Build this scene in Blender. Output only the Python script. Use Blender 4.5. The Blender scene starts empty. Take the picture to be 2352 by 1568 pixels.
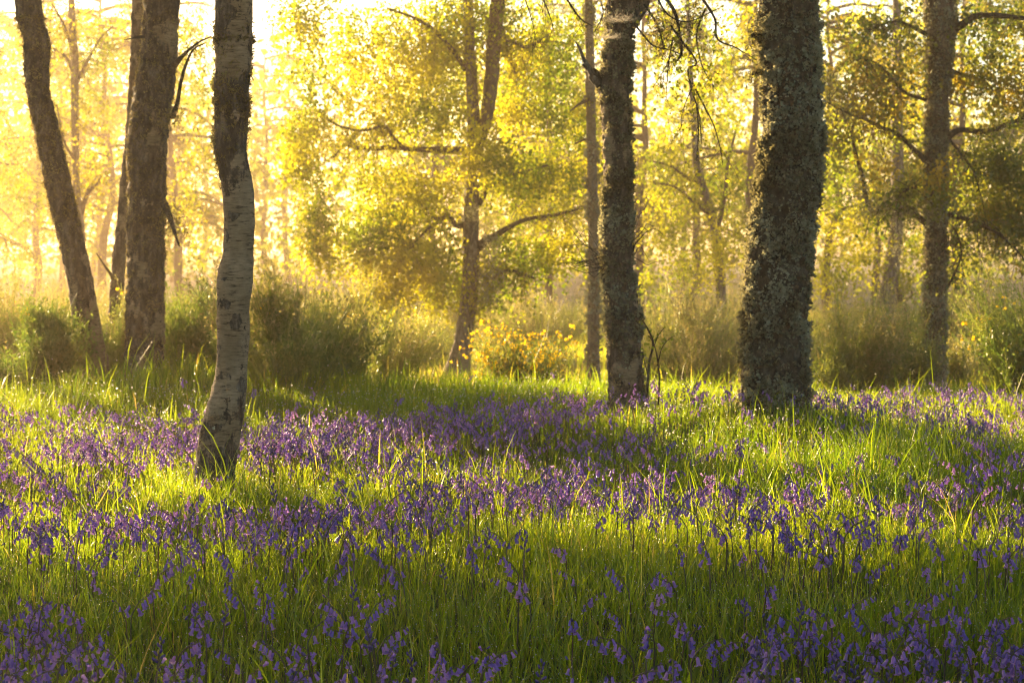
import bpy, math
import numpy as np
from mathutils import Vector, Matrix, Quaternion

R = math.radians
rng = np.random.default_rng(11)
SC = bpy.context.scene
COL = SC.collection
TAU = 2 * math.pi

# ------------------------------------------------------------------ camera model
CAM_H = 1.10
F = 4573.0                       # focal length in pixels of a 2352 wide picture (70 mm lens)
PITCH = R(2.80)
cP, sP = math.cos(PITCH), math.sin(PITCH)


def at(px, py, Y):
    """point at distance Y in front of the viewer that is seen at px, py (2352 x 1568 picture)"""
    dx = (px - 1176) / F
    dy = -(py - 784) / F
    t = Y / (cP + dy * sP)
    return np.array([dx * t, Y, CAM_H + t * (-sP + dy * cP)])


def ppm(Y):
    return F / Y


def ground(x, y):
    x = np.asarray(x, float); y = np.asarray(y, float)
    t = np.clip((y - 11.5) / 12.5, 0, 1)
    g = -0.55 * t * t * (3 - 2 * t)
    t2 = np.clip((y - 28) / 30, 0, 1)
    g = g - 0.15 * t2
    g = g + 0.07 * np.exp(-((y - 6.2) / .8) ** 2) - 0.05 * np.exp(-((y - 4.7) / .7) ** 2)
    g = g + 0.20 * np.exp(-((x + 2.2) / 1.3) ** 2 - ((y - 13.3) / 1.3) ** 2)
    g = g + 0.16 * np.exp(-((x - 0.35) / 1.1) ** 2 - ((y - 13.0) / 1.2) ** 2)
    g = g + 0.10 * np.exp(-((x - 1.5) / .9) ** 2 - ((y - 10.4) / .7) ** 2)
    g = g + 0.075 * np.exp(-((x + 1.15) / .5) ** 2 - ((y - 7.85) / .45) ** 2) + 0.07 * np.exp(-((x - 1.0) / 1.0) ** 2 - ((y - 10.7) / .6) ** 2)
    g = g + 0.05 * np.sin(x * 1.7 + 1.0) * np.sin(y * 1.3) * np.exp(-((y - 8) / 8) ** 2) * .6
    return g


# ------------------------------------------------------------------ noise
def _h(ix, iy, iz):
    n = (ix.astype(np.uint32) * np.uint32(374761393) + iy.astype(np.uint32) * np.uint32(668265263)
         + iz.astype(np.uint32) * np.uint32(2246822519))
    n = (n ^ (n >> np.uint32(13))) * np.uint32(1274126177)
    n = n ^ (n >> np.uint32(16))
    return n.astype(np.float64) / 4294967295.0


def vnoise(p):
    p = np.asarray(p, float)
    i = np.floor(p).astype(np.int64)
    f = p - i
    u = f * f * (3 - 2 * f)
    i = i.astype(np.int64) & 0xffffffff
    x0, y0, z0 = i[:, 0], i[:, 1], i[:, 2]
    x1, y1, z1 = (x0 + 1) & 0xffffffff, (y0 + 1) & 0xffffffff, (z0 + 1) & 0xffffffff
    def L(a, b, t): return a + (b - a) * t
    c00 = L(_h(x0, y0, z0), _h(x1, y0, z0), u[:, 0]); c10 = L(_h(x0, y1, z0), _h(x1, y1, z0), u[:, 0])
    c01 = L(_h(x0, y0, z1), _h(x1, y0, z1), u[:, 0]); c11 = L(_h(x0, y1, z1), _h(x1, y1, z1), u[:, 0])
    return L(L(c00, c10, u[:, 1]), L(c01, c11, u[:, 1]), u[:, 2])


def fbm(p, octs=4):
    a, s, tot = .5, 0., 0.
    for k in range(octs):
        s = s + a * vnoise(p * (2.03 ** k) + 17.3 * k); tot += a; a *= .5
    return s / tot


def noise2(x, y, sc, seed=0.0):
    p = np.stack([np.asarray(x) * sc, np.asarray(y) * sc, np.full(np.shape(x), seed)], -1)
    return fbm(p.reshape(-1, 3), 3).reshape(np.shape(x))


# ------------------------------------------------------------------ mesh building
class MB:
    def __init__(s):
        s.V, s.Fc, s.M, s.T, s.n = [], [], [], [], 0

    def add(s, V, Fq, mat=0, tint=0.5):
        V = np.asarray(V, float).reshape(-1, 3); Fq = np.asarray(Fq, np.int64)
        s.V.append(V); s.Fc.append(Fq + s.n)
        s.M.append(np.full(len(Fq), mat, np.int32))
        s.T.append(np.broadcast_to(np.asarray(tint, float), (len(V),)).copy())
        s.n += len(V)

    def mesh(s, name, mats, smooth=True):
        me = bpy.data.meshes.new(name)
        V = np.concatenate(s.V); T = np.concatenate(s.T)
        me.vertices.add(len(V)); me.vertices.foreach_set('co', V.astype(np.float32).ravel())
        sizes = np.concatenate([np.full(len(f), f.shape[1], np.int32) for f in s.Fc])
        loops = np.concatenate([f.ravel() for f in s.Fc]).astype(np.int32)
        me.loops.add(len(loops)); me.loops.foreach_set('vertex_index', loops)
        me.polygons.add(len(sizes))
        st = np.zeros(len(sizes), np.int32); st[1:] = np.cumsum(sizes)[:-1]
        me.polygons.foreach_set('loop_start', st)
        me.polygons.foreach_set('material_index', np.concatenate(s.M))
        me.polygons.foreach_set('use_smooth', np.full(len(sizes), smooth, bool))
        at_ = me.attributes.new('tint', 'FLOAT', 'POINT'); at_.data.foreach_set('value', T.astype(np.float32))
        for m in mats: me.materials.append(m)
        me.update(calc_edges=True); me.validate()
        return me

    def build(s, name, mats, parent=None, smooth=True):
        return link(name, s.mesh(name, mats if isinstance(mats, list) else [mats], smooth), parent)


def link(name, data, parent=None):
    o = bpy.data.objects.new(name, data); COL.objects.link(o)
    if parent is not None: o.parent = parent; o.matrix_parent_inverse = Matrix.Translation(-Vector(parent.location))
    return o


def empty(name, loc):
    o = bpy.data.objects.new(name, None); COL.objects.link(o); o.location = Vector([float(v) for v in loc])
    o.empty_display_size = .1
    return o


def tag(o, label=None, cat=None, group=None, kind=None):
    for k, v in (('label', label), ('category', cat), ('group', group), ('kind', kind)):
        if v: o[k] = v
    return o


def unit(v):
    v = np.asarray(v, float); return v / np.maximum(np.linalg.norm(v, axis=-1, keepdims=True), 1e-9)


def smooth_path(P, m):
    """resample polyline with columns (any number) by Catmull-Rom to m samples"""
    P = np.asarray(P, float)
    d = np.r_[0, np.cumsum(np.linalg.norm(np.diff(P[:, :3], axis=0), axis=1))]
    t = np.linspace(0, d[-1], m)
    Q = np.vstack([2 * P[0] - P[1], P, 2 * P[-1] - P[-2]])
    k = np.clip(np.searchsorted(d, t, side='right') - 1, 0, len(P) - 2)
    u = ((t - d[k]) / np.maximum(d[k + 1] - d[k], 1e-9))[:, None]
    p0, p1, p2, p3 = Q[k], Q[k + 1], Q[k + 2], Q[k + 3]
    return .5 * ((2 * p1) + (-p0 + p2) * u + (2 * p0 - 5 * p1 + 4 * p2 - p3) * u * u + (-p0 + 3 * p1 - 3 * p2 + p3) * u ** 3)


def tube(P, n=8, m=None, rough=0.0, rscale=8.0, cap=True):
    """P rows x,y,z,r"""
    P = np.asarray(P, float)
    if m: P = smooth_path(P, m)
    C, r = P[:, :3], np.maximum(P[:, 3], 1e-4)
    T = unit(np.gradient(C, axis=0))
    ref = np.array([0.13, 1.0, 0.07]) if abs(T[:, 1]).mean() < .8 else np.array([1., .1, .05])
    A = unit(np.cross(T, ref)); B = np.cross(T, A)
    th = np.arange(n) * TAU / n
    off = np.cos(th)[None, :, None] * A[:, None] + np.sin(th)[None, :, None] * B[:, None]
    rr = np.repeat(r[:, None], n, 1)
    if rough:
        q = (C[:, None] + off * r[:, None, None]).reshape(-1, 3)
        rr = rr * (1 + rough * (fbm(q * rscale, 3).reshape(rr.shape) - .5) * 2)
    V = (C[:, None] + off * rr[..., None]).reshape(-1, 3)
    k = len(C)
    i, j = np.meshgrid(np.arange(k - 1), np.arange(n), indexing='ij')
    a = i * n + j; b = i * n + (j + 1) % n
    Fq = np.stack([a, b, b + n, a + n], -1).reshape(-1, 4)
    return V, Fq


def ribbons(P, W, side):
    """P (N,k,3) centre lines, W (N,k) widths, side (N,3) or (N,k,3) -> quads"""
    N, k = P.shape[:2]
    if side.ndim == 2: side = np.repeat(side[:, None], k, 1)
    L = P - side * W[..., None] * .5; Rr = P + side * W[..., None] * .5
    V = np.stack([L, Rr], 2).reshape(-1, 3)           # N,k,2
    base = (np.arange(N) * k * 2)[:, None] + np.arange(k - 1)[None] * 2
    Fq = np.stack([base, base + 1, base + 3, base + 2], -1).reshape(-1, 4)
    return V, Fq


def leaf_quads(C, size, aspect=.75, down=.0, n=None):
    """rhombic leaves at points C, randomly turned. returns V,F"""
    N = len(C)
    d = unit(rng.normal(size=(N, 3)) + np.array([0, 0, -down]))
    s = unit(np.cross(d, rng.normal(size=(N, 3))))
    L = np.broadcast_to(size, (N,))[:, None]
    bend = np.cross(d, s) * L * .12
    p0 = C - d * L * .5; p2 = C + d * L * .5
    p1 = C - d * L * .08 + s * L * aspect * .5 + bend; p3 = C - d * L * .08 - s * L * aspect * .5 + bend
    V = np.stack([p0, p1, p2, p3], 1).reshape(-1, 3)
    Fq = (np.arange(N) * 4)[:, None] + np.arange(4)[None]
    return V, Fq


# ------------------------------------------------------------------ materials
def nmat(name):
    m = bpy.data.materials.new(name); m.use_nodes = True
    nt = m.node_tree; nt.nodes.clear()
    out = nt.nodes.new('ShaderNodeOutputMaterial')
    return m, nt, out


def N(nt, t, **kw):
    n = nt.nodes.new(t)
    for k, v in kw.items():
        if k.startswith('i_'):
            key = k[2:].replace('_', ' ')
            n.inputs[int(key) if key.isdigit() else key].default_value = v
        else: setattr(n, k, v)
    return n


def ramp(nt, fac, stops):
    r = N(nt, 'ShaderNodeValToRGB'); e = r.color_ramp.elements
    while len(e) < len(stops): e.new(.5)
    for el, (p, c) in zip(e, stops): el.position = p; el.color = (*c, 1)
    nt.links.new(fac, r.inputs[0]); return r.outputs[0]


def leafy(name, dif, tra, tfac=.5, gloss=.05, rough=.4, rand=False):
    """thin plant tissue: dif / tra are colour stops over the per-leaf tint"""
    m, nt, out = nmat(name)
    if rand:
        f = N(nt, 'ShaderNodeObjectInfo').outputs['Random']
    else:
        f = N(nt, 'ShaderNodeAttribute', attribute_name='tint').outputs['Fac']
    d = N(nt, 'ShaderNodeBsdfDiffuse'); t = N(nt, 'ShaderNodeBsdfTranslucent')
    nt.links.new(ramp(nt, f, dif), d.inputs['Color']); nt.links.new(ramp(nt, f, tra), t.inputs['Color'])
    mx = N(nt, 'ShaderNodeMixShader', i_0=tfac)
    nt.links.new(d.outputs[0], mx.inputs[1]); nt.links.new(t.outputs[0], mx.inputs[2])
    last = mx
    if gloss:
        g = N(nt, 'ShaderNodeBsdfGlossy', i_Roughness=rough); g.inputs['Color'].default_value = (.9, .9, .85, 1)
        m2 = N(nt, 'ShaderNodeMixShader', i_0=gloss)
        nt.links.new(mx.outputs[0], m2.inputs[1]); nt.links.new(g.outputs[0], m2.inputs[2]); last = m2
    nt.links.new(last.outputs[0], out.inputs[0])
    return m


GRASS = leafy('grass_blade', [(0, (.014, .040, .004)), (.6, (.024, .056, .005)), (.9, (.10, .12, .02)), (1, (.20, .14, .05))],
              [(0, (.17, .32, .006)), (.6, (.49, .58, .012)), (.9, (.74, .66, .05)), (1, (.62, .42, .10))], .62, .03, .3)
LEAF = leafy('birch_leaf', [(0, (.030, .065, .006)), (.5, (.050, .085, .007)), (1, (.10, .11, .010))],
             [(0, (.26, .38, .006)), (.35, (.44, .50, .008)), (.65, (.66, .64, .012)), (1, (.82, .74, .020))], .58, .02, .3)
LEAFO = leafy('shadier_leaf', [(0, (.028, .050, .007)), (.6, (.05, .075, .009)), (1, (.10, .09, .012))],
              [(0, (.15, .24, .008)), (.5, (.42, .43, .012)), (1, (.70, .58, .02))], .54, .02, .3)  # darkened birch leaf: weaker light and glow put into the colour
LEAFD = leafy('oak_leaf', [(0, (.03, .055, .012)), (.6, (.06, .085, .015)), (1, (.14, .10, .02))],
              [(0, (.14, .22, .015)), (.6, (.36, .40, .02)), (1, (.68, .50, .03))], .5, .04, .35)
BROOM = leafy('broom_stem', [(0, (.022, .055, .010)), (.6, (.055, .085, .018)), (1, (.14, .115, .05))],
              [(0, (.12, .24, .02)), (.6, (.32, .36, .04)), (1, (.58, .46, .14))], .5, .06, .4)
PETAL_Y = leafy('broom_flower', [(0, (.75, .52, .01)), (1, (.8, .60, .02))], [(0, (.85, .52, .01)), (1, (.9, .60, .02))], .5, .02)
B_DIF = [(0, (.145, .105, .44)), (.5, (.20, .13, .46)), (1, (.32, .20, .50))]
B_TRA = [(0, (.34, .20, .68)), (.5, (.54, .29, .70)), (1, (.78, .46, .72))]
BELL = leafy('bluebell_petal', B_DIF, B_TRA, .5, .04, .3)
BELLR = leafy('bluebell_petal_single', B_DIF, B_TRA, .5, .04, .3, rand=True)
BUD = leafy('bluebell_bud', [(0, (.060, .048, .20)), (1, (.10, .065, .26))], [(0, (.12, .06, .25)), (1, (.22, .10, .30))], .35, .05, .4)
BSTEM = leafy('bluebell_stem', [(0, (.05, .06, .03)), (1, (.10, .06, .05))], [(0, (.16, .18, .04)), (1, (.30, .15, .10))], .35, .05, .4)
LICH = leafy('lichen_tuft', [(0, (.070, .072, .060)), (.5, (.17, .185, .15)), (1, (.33, .355, .29))],
             [(0, (.22, .20, .08)), (.5, (.36, .33, .14)), (1, (.46, .44, .24))], .4, .0)
MOSS = leafy('moss_tuft', [(0, (.045, .040, .022)), (.5, (.095, .088, .045)), (1, (.17, .175, .09))],
             [(0, (.18, .15, .04)), (.5, (.34, .27, .08)), (1, (.44, .38, .14))], .4, .0)
WEB = leafy('spider_silk', [(0, (.45, .42, .36)), (1, (.45, .42, .36))], [(0, (.5, .46, .38)), (1, (.5, .46, .38))], .5, .05, .3)


def dew_mat():
    m, nt, out = nmat('dew')
    t = N(nt, 'ShaderNodeBsdfTranslucent'); t.inputs['Color'].default_value = (1, .98, .93, 1)
    g = N(nt, 'ShaderNodeBsdfGlass', i_Roughness=.12, i_IOR=1.33)
    mx = N(nt, 'ShaderNodeMixShader', i_0=.55)
    nt.links.new(t.outputs[0], mx.inputs[1]); nt.links.new(g.outputs[0], mx.inputs[2]); nt.links.new(mx.outputs[0], out.inputs[0])
    return m


DEW = dew_mat()


def bark_mat(name, dark, mid, light, scale=1.0, birch=False, vein=3.0):
    """bark; the per-vertex tint says how much of the surface is lichen / rough crust (0) or bare pale bark (1)"""
    m, nt, out = nmat(name)
    lk = nt.links.new
    tc = N(nt, 'ShaderNodeTexCoord').outputs['Object']
    mp = N(nt, 'ShaderNodeMapping'); mp.inputs['Scale'].default_value = (scale, scale, scale / vein); lk(tc, mp.inputs[0])
    n1 = N(nt, 'ShaderNodeTexNoise', i_Scale=26.0, i_Detail=8.0, i_Roughness=.68); lk(mp.outputs[0], n1.inputs['Vector'])
    n2 = N(nt, 'ShaderNodeTexNoise', i_Scale=95.0, i_Detail=5.0, i_Roughness=.7); lk(tc, n2.inputs['Vector'])
    n3 = N(nt, 'ShaderNodeTexNoise', i_Scale=7.0, i_Detail=5.0, i_Roughness=.6); lk(tc, n3.inputs['Vector'])
    crust = ramp(nt, n1.outputs['Fac'], [(.32, dark), (.5, mid), (.66, light)])
    spots = ramp(nt, n2.outputs['Fac'], [(.38, (.35, .35, .35)), (.6, (1, 1, 1)), (.72, (1.0, 1.0, 1.0))])
    mul = N(nt, 'ShaderNodeMix', data_type='RGBA', blend_type='MULTIPLY'); mul.inputs[0].default_value = .75
    lk(crust, mul.inputs[6]); lk(spots, mul.inputs[7])
    col = mul.outputs[2]
    bh = n1.outputs['Fac']
    if birch:
        mb = N(nt, 'ShaderNodeMapping'); mb.inputs['Scale'].default_value = (20, 20, 125); lk(tc, mb.inputs[0])
        nb = N(nt, 'ShaderNodeTexNoise', i_Scale=1.0, i_Detail=4.0, i_Roughness=.7); lk(mb.outputs[0], nb.inputs['Vector'])
        pale = ramp(nt, nb.outputs['Fac'], [(.35, (.055, .040, .028)), (.43, (.20, .155, .10)), (.58, (.27, .21, .14)), (.75, (.33, .265, .18))])
        pm = N(nt, 'ShaderNodeMix', data_type='RGBA', blend_type='MULTIPLY'); pm.inputs[0].default_value = .55
        lk(pale, pm.inputs[6]); lk(ramp(nt, n3.outputs['Fac'], [(.38, (.42, .38, .28)), (.62, (1, 1, 1))]), pm.inputs[7])
        a = N(nt, 'ShaderNodeAttribute', attribute_name='tint').outputs['Fac']
        ad = N(nt, 'ShaderNodeMath', operation='ADD'); lk(a, ad.inputs[0])
        sc = N(nt, 'ShaderNodeMath', operation='MULTIPLY_ADD'); sc.inputs[1].default_value = .9; sc.inputs[2].default_value = -.45
        lk(n1.outputs['Fac'], sc.inputs[0])
        s2 = N(nt, 'ShaderNodeMath', operation='MULTIPLY_ADD'); s2.inputs[1].default_value = .7; lk(n2.outputs['Fac'], s2.inputs[0]); lk(sc.outputs[0], s2.inputs[2])
        s3 = N(nt, 'ShaderNodeMath', operation='SUBTRACT'); s3.inputs[1].default_value = .35; lk(s2.outputs[0], s3.inputs[0]); lk(s3.outputs[0], ad.inputs[1])
        msk = ramp(nt, ad.outputs[0], [(.42, (0, 0, 0)), (.52, (1, 1, 1))])
        fin = N(nt, 'ShaderNodeMix', data_type='RGBA'); lk(msk, fin.inputs[0]); lk(col, fin.inputs[6]); lk(pm.outputs[2], fin.inputs[7])
        col = fin.outputs[2]
    b = N(nt, 'ShaderNodeBsdfPrincipled', i_Roughness=.9); b.inputs['Specular IOR Level'].default_value = .2
    lk(col, b.inputs['Base Color'])
    bp = N(nt, 'ShaderNodeBump', i_Strength=.7, i_Distance=.012); lk(bh, bp.inputs['Height'])
    bp2 = N(nt, 'ShaderNodeBump', i_Strength=.6, i_Distance=.004); lk(n2.outputs['Fac'], bp2.inputs['Height']); lk(bp.outputs[0], bp2.inputs['Normal'])
    lk(bp2.outputs[0], b.inputs['Normal'])
    lk(b.outputs[0], out.inputs[0])
    return m


BARK_OLD = bark_mat('old_bark', (.018, .014, .010), (.055, .046, .033), (.12, .11, .082))
BARK_BIRCH = bark_mat('birch_bark', (.022, .018, .014), (.085, .069, .053), (.20, .172, .135), birch=True)
BARK_GREY = bark_mat('grey_bark', (.06, .05, .042), (.17, .145, .115), (.36, .32, .27), birch=True)
BARK_FAR = bark_mat('far_bark', (.05, .04, .03), (.10, .08, .06), (.19, .16, .12))


def ground_mat():
    m, nt, out = nmat('woodland_floor'); lk = nt.links.new
    tc = N(nt, 'ShaderNodeTexCoord').outputs['Object']
    n1 = N(nt, 'ShaderNodeTexNoise', i_Scale=2.2, i_Detail=8.0, i_Roughness=.7); lk(tc, n1.inputs['Vector'])
    n2 = N(nt, 'ShaderNodeTexNoise', i_Scale=40.0, i_Detail=6.0, i_Roughness=.7); lk(tc, n2.inputs['Vector'])
    c = ramp(nt, n1.outputs['Fac'], [(.35, (.035, .045, .014)), (.55, (.06, .07, .02)), (.72, (.12, .095, .045))])
    mu = N(nt, 'ShaderNodeMix', data_type='RGBA', blend_type='MULTIPLY'); mu.inputs[0].default_value = .7
    lk(c, mu.inputs[6]); lk(ramp(nt, n2.outputs['Fac'], [(.3, (.3, .3, .3)), (.65, (1.2, 1.15, 1.1))]), mu.inputs[7])
    b = N(nt, 'ShaderNodeBsdfPrincipled', i_Roughness=.95); lk(mu.outputs[2], b.inputs['Base Color'])
    bp = N(nt, 'ShaderNodeBump', i_Strength=.8, i_Distance=.03); lk(n2.outputs['Fac'], bp.inputs['Height']); lk(bp.outputs[0], b.inputs['Normal'])
    lk(b.outputs[0], out.inputs[0]); return m


# ------------------------------------------------------------------ world, sun, haze, camera
SUN_AZ, SUN_EL = R(35), R(12)     # to the left of the view, above the horizon
w = bpy.data.worlds.new('World'); SC.world = w; w.use_nodes = True
nt = w.node_tree; nt.nodes.clear()
sky = nt.nodes.new('ShaderNodeTexSky'); sky.sky_type = 'NISHITA'; sky.sun_disc = False
sky.sun_elevation = SUN_EL; sky.sun_rotation = -SUN_AZ
sky.air_density = 1.0; sky.dust_density = 1.0; sky.ozone_density = 1.0
bg = nt.nodes.new('ShaderNodeBackground'); bg.inputs[1].default_value = .062
wo = nt.nodes.new('ShaderNodeOutputWorld'); nt.links.new(sky.outputs[0], bg.inputs[0]); nt.links.new(bg.outputs[0], wo.inputs[0])

sun = bpy.data.lights.new('sun', 'SUN'); sun.energy = 5.0; sun.angle = R(.5); sun.color = (1.0, .70, .37)
so = bpy.data.objects.new('sun', sun); COL.objects.link(so)
sd = Vector((-math.sin(SUN_AZ) * math.cos(SUN_EL), math.cos(SUN_AZ) * math.cos(SUN_EL), math.sin(SUN_EL)))
so.rotation_euler = sd.to_track_quat('Z', 'Y').to_euler(); so.location = sd * 60

cam = bpy.data.cameras.new('camera'); co = bpy.data.objects.new('camera', cam); COL.objects.link(co)
co.location = (0, 0, CAM_H); co.rotation_euler = (R(90) - PITCH, 0, 0)
cam.lens = 70; cam.sensor_width = 36; cam.clip_end = 2000; cam.clip_start = .05
cam.dof.use_dof = True; cam.dof.focus_distance = 6.0; cam.dof.aperture_fstop = 8.5
SC.camera = co

SC.view_settings.view_transform = 'Standard'; SC.view_settings.look = 'None'
SC.view_settings.exposure = 2.35; SC.view_settings.gamma = 1.0
SC.render.engine = 'CYCLES'
cy = SC.cycles
cy.use_denoising = True
try:
    cy.denoiser = 'OPENIMAGEDENOISE'; cy.denoising_input_passes = 'RGB_ALBEDO_NORMAL'; cy.denoising_prefilter = 'NONE'
except Exception as e: print('denoise', e)
cy.filter_width = 1.05; cy.max_bounces = 7; cy.diffuse_bounces = 3; cy.glossy_bounces = 2; cy.transmission_bounces = 4; cy.volume_bounces = 0
cy.transparent_max_bounces = 6; cy.sample_clamp_indirect = 4.0; cy.caustics_reflective = False; cy.caustics_refractive = False

HAZE_TOP = 12.4
def haze():
    mb = MB(); x, y0, y1, z0, z1 = 330, -12, 430, -1.9, HAZE_TOP
    V = [(-x, y0, z0), (x, y0, z0), (x, y1, z0), (-x, y1, z0), (-x, y0, z1), (x, y0, z1), (x, y1, z1), (-x, y1, z1)]
    mb.add(V, [(0, 3, 2, 1), (4, 5, 6, 7), (0, 1, 5, 4), (1, 2, 6, 5), (2, 3, 7, 6), (3, 0, 4, 7)])
    m, nt, out = nmat('mist')
    v = N(nt, 'ShaderNodeVolumePrincipled'); v.inputs['Color'].default_value = (1.0, .76, .50, 1)
    v.inputs['Density'].default_value = .0023; v.inputs['Anisotropy'].default_value = .70
    nt.links.new(v.outputs[0], out.inputs['Volume'])
    o = mb.build('haze', m, smooth=False); o['kind'] = 'stuff'; o['label'] = 'golden morning mist hanging among the trees'
haze()

# ------------------------------------------------------------------ ground
def make_ground():
    xs = np.r_[np.linspace(-320, -12, 30), np.linspace(-11, 11, 111), np.linspace(12, 320, 30)]
    ys = np.r_[np.linspace(-11, 1, 8), np.linspace(1.5, 32, 150), np.linspace(34, 420, 60)]
    X, Y = np.meshgrid(xs, ys)
    V = np.stack([X, Y, ground(X, Y)], -1).reshape(-1, 3)
    k = len(xs); i, j = np.meshgrid(np.arange(len(ys) - 1), np.arange(k - 1), indexing='ij'); a = i * k + j
    mb = MB(); mb.add(V, np.stack([a, a + 1, a + k + 1, a + k], -1).reshape(-1, 4))
    o = mb.build('ground', ground_mat()); tag(o, kind='structure')
make_ground()

# ------------------------------------------------------------------ trunks
def px_path(rows, Y, dY=0.0, top=None):
    """rows px, py, width_px from top to base -> rows x,y,z,r from base to top; extended up to height top and into the soil"""
    rows = sorted(rows, key=lambda q: -q[1])
    out = []
    for i, (px, py, wd) in enumerate(rows):
        yy = Y + dY * (1 - (py / 900.0))
        p = at(px, py, yy); out.append([*p, wd / ppm(yy) / 2])
    b = out[0]; g = float(ground(b[0], b[1]))
    if b[2] > g - .12:
        d = (np.array(out[0]) - np.array(out[1])); d = d / max(abs(d[2]), 1e-6)
        e = np.array(b) + d * (b[2] - g + .14); e[3] = b[3] * 1.32; out.insert(0, list(e))
    if top and out[-1][2] < top:
        a, c = np.array(out[-3]), np.array(out[-1]); d = (c - a) / (c[2] - a[2]); h = top - c[2]
        for k in (.35, .7, 1.0):
            e = c + d * h * k; e[:3] = c[:3] + d[:3] * h * k * .7; e[2] = c[2] + h * k; e[3] = c[3] * (1 - .75 * k); out.append(list(e))
    return np.array(out)


def trunk_surface(P, M=72, step=.014, lump=.10, crust=.010, fine=.005, seed=0.0, vs=1.0):
    L = np.linalg.norm(np.diff(P[:, :3], axis=0), axis=1).sum()
    Q = smooth_path(P, max(12, int(L / step)))
    C, r = Q[:, :3], Q[:, 3]
    th = np.arange(M) * TAU / M
    off = np.stack([np.cos(th), np.sin(th), np.zeros(M)], -1)
    S = C[:, None] + off[None] * r[:, None, None]
    q = S.reshape(-1, 3) + seed * 3.7
    l = (fbm(q * np.array([4, 4, 2.5]), 3) - .5) * 2
    c = fbm(q * np.array([30, 30, 30 / vs]), 3); f = fbm(q * 85, 2)
    c = np.clip((c - .35) * 2.2, 0, 1)
    dr = (r[:, None] * lump * l.reshape(-1, M) + crust * (c.reshape(-1, M) - .6) + fine * (f.reshape(-1, M) - .5))
    S = C[:, None] + off[None] * (r[:, None] + dr)[..., None]
    k = len(C); i, j = np.meshgrid(np.arange(k - 1), np.arange(M), indexing='ij')
    a = i * M + j; b = i * M + (j + 1) % M
    return S, np.stack([a, b, b + M, a + M], -1).reshape(-1, 4), C, r


def tufts(S, C, n, size, mask=None, kind='flake', zmax=6.0):
    """small leafy lichen (flake: lying close to the bark) or moss (tuft: standing off it) on a trunk surface S (k,M,3)"""
    k, M = S.shape[:2]
    ii = rng.integers(1, k - 1, n * 3); jj = rng.integers(0, M, n * 3)
    P = S[ii, jj]
    ok = P[:, 2] < zmax
    if mask is not None: ok &= rng.random(len(P)) < mask(P, ii, jj)
    P, ii = P[ok][:n], ii[ok][:n]
    nrm = P - C[ii]; nrm[:, 2] = 0; nrm = unit(nrm)
    m = len(P)
    mb = MB()
    patch = .6 * fbm(P * 5, 2) + .4 * fbm(P * 22 + 3, 2)
    for rep in range(4):
        sz = size * rng.uniform(.45, 1.5, m)
        rnd = rng.normal(size=(m, 3)); tang = unit(rnd - nrm * (rnd * nrm).sum(1, keepdims=True))
        if kind == 'flake':
            d = unit(tang + nrm * rng.uniform(-.1, .65, (m, 1)))
            s = unit(np.cross(nrm + rng.normal(size=(m, 3)) * .35, d))
            p = P + rng.normal(size=(m, 3)) * size * .55 + nrm * size * .05
            k3 = np.stack([p, p + d * sz[:, None] * .6, p + unit(d + nrm * .8) * sz[:, None]], 1)
            W = np.stack([sz * .4, sz * .95, sz * .5], 1)
        else:
            d = unit(nrm * .7 + tang * .8 + np.array([0, 0, -.15]))
            s = unit(np.cross(d, rng.normal(size=(m, 3))))
            p = P + rng.normal(size=(m, 3)) * size * .4 - nrm * size * .2
            k3 = np.stack([p, p + d * sz[:, None] * .6, p + unit(d + rng.normal(size=(m, 3)) * .7) * sz[:, None]], 1)
            W = np.stack([sz * .20, sz * .26, sz * .08], 1)
        V, Fq = ribbons(k3, W, s)
        t = np.clip((patch - .5) * 2.6 + .5 + rng.normal(size=m) * .16, 0, 1)
        mb.add(V, Fq, 0, np.repeat(t, 6))
    return mb


def blotch(S, c, sx, sz, seed=0):
    """irregular patch of 0..1 round the point c on a trunk surface"""
    q = S.reshape(-1, 3) * 38 + seed * 5.1
    wx = (fbm(q, 3) - .5).reshape(S.shape[:2]); wz = (fbm(q + 71.3, 3) - .5).reshape(S.shape[:2])
    return np.exp(-(((S[..., 0] - c[0]) / sx + wx * 3.2) ** 2 + ((S[..., 2] - c[2]) / sz + wz * 3.2) ** 2))


def limb(parent, rows, Y, dY=0.0, name='branch', mat=None, n=9, rough=.18):
    """rows px,py,w from the trunk outward; dY depth drift"""
    out = []
    for i, (px, py, wd) in enumerate(rows):
        yy = Y + dY * i / max(1, len(rows) - 1); out.append([*at(px, py, yy), wd / ppm(yy) / 2])
    P = np.array(out)
    P[1:-1, :3] += rng.normal(size=(len(P) - 2, 3)) * P[1:-1, 3:4] * .5
    V, Fq = tube(P, n, 14 + 6 * len(rows), rough, 14)
    mb = MB(); mb.add(V, Fq, 0, .15)
    o = mb.build(name, mat or BARK_FAR, parent)
    return P


def twigs_on(mb, P, n, length, r0, down=.4, sub=4):
    """side twigs from a limb path P; adds to mb; returns leaf points"""
    Q = smooth_path(P, 40); pts = []
    for k in range(n):
        i = rng.integers(8, 40); b = Q[i, :3]
        d = unit(rng.normal(size=3) + np.array([0, 0, -.2])); L = length * rng.uniform(.5, 1.3)
        s = np.linspace(0, 1, 6)[:, None]
        C = b + d * L * s + np.array([0, 0, -down]) * L * s ** 2 + rng.normal(size=(6, 3)) * L * .05 * s
        rr = np.linspace(r0, r0 * .3, 6)[:, None]
        V, Fq = tube(np.hstack([C, rr]), 4); mb.add(V, Fq, 0, .1)
        t = rng.random(24)[:, None]; pts.append(b + d * L * t + np.array([0, 0, -down]) * L * t ** 2 + rng.normal(size=(24, 3)) * .04)
    return np.concatenate(pts)


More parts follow.
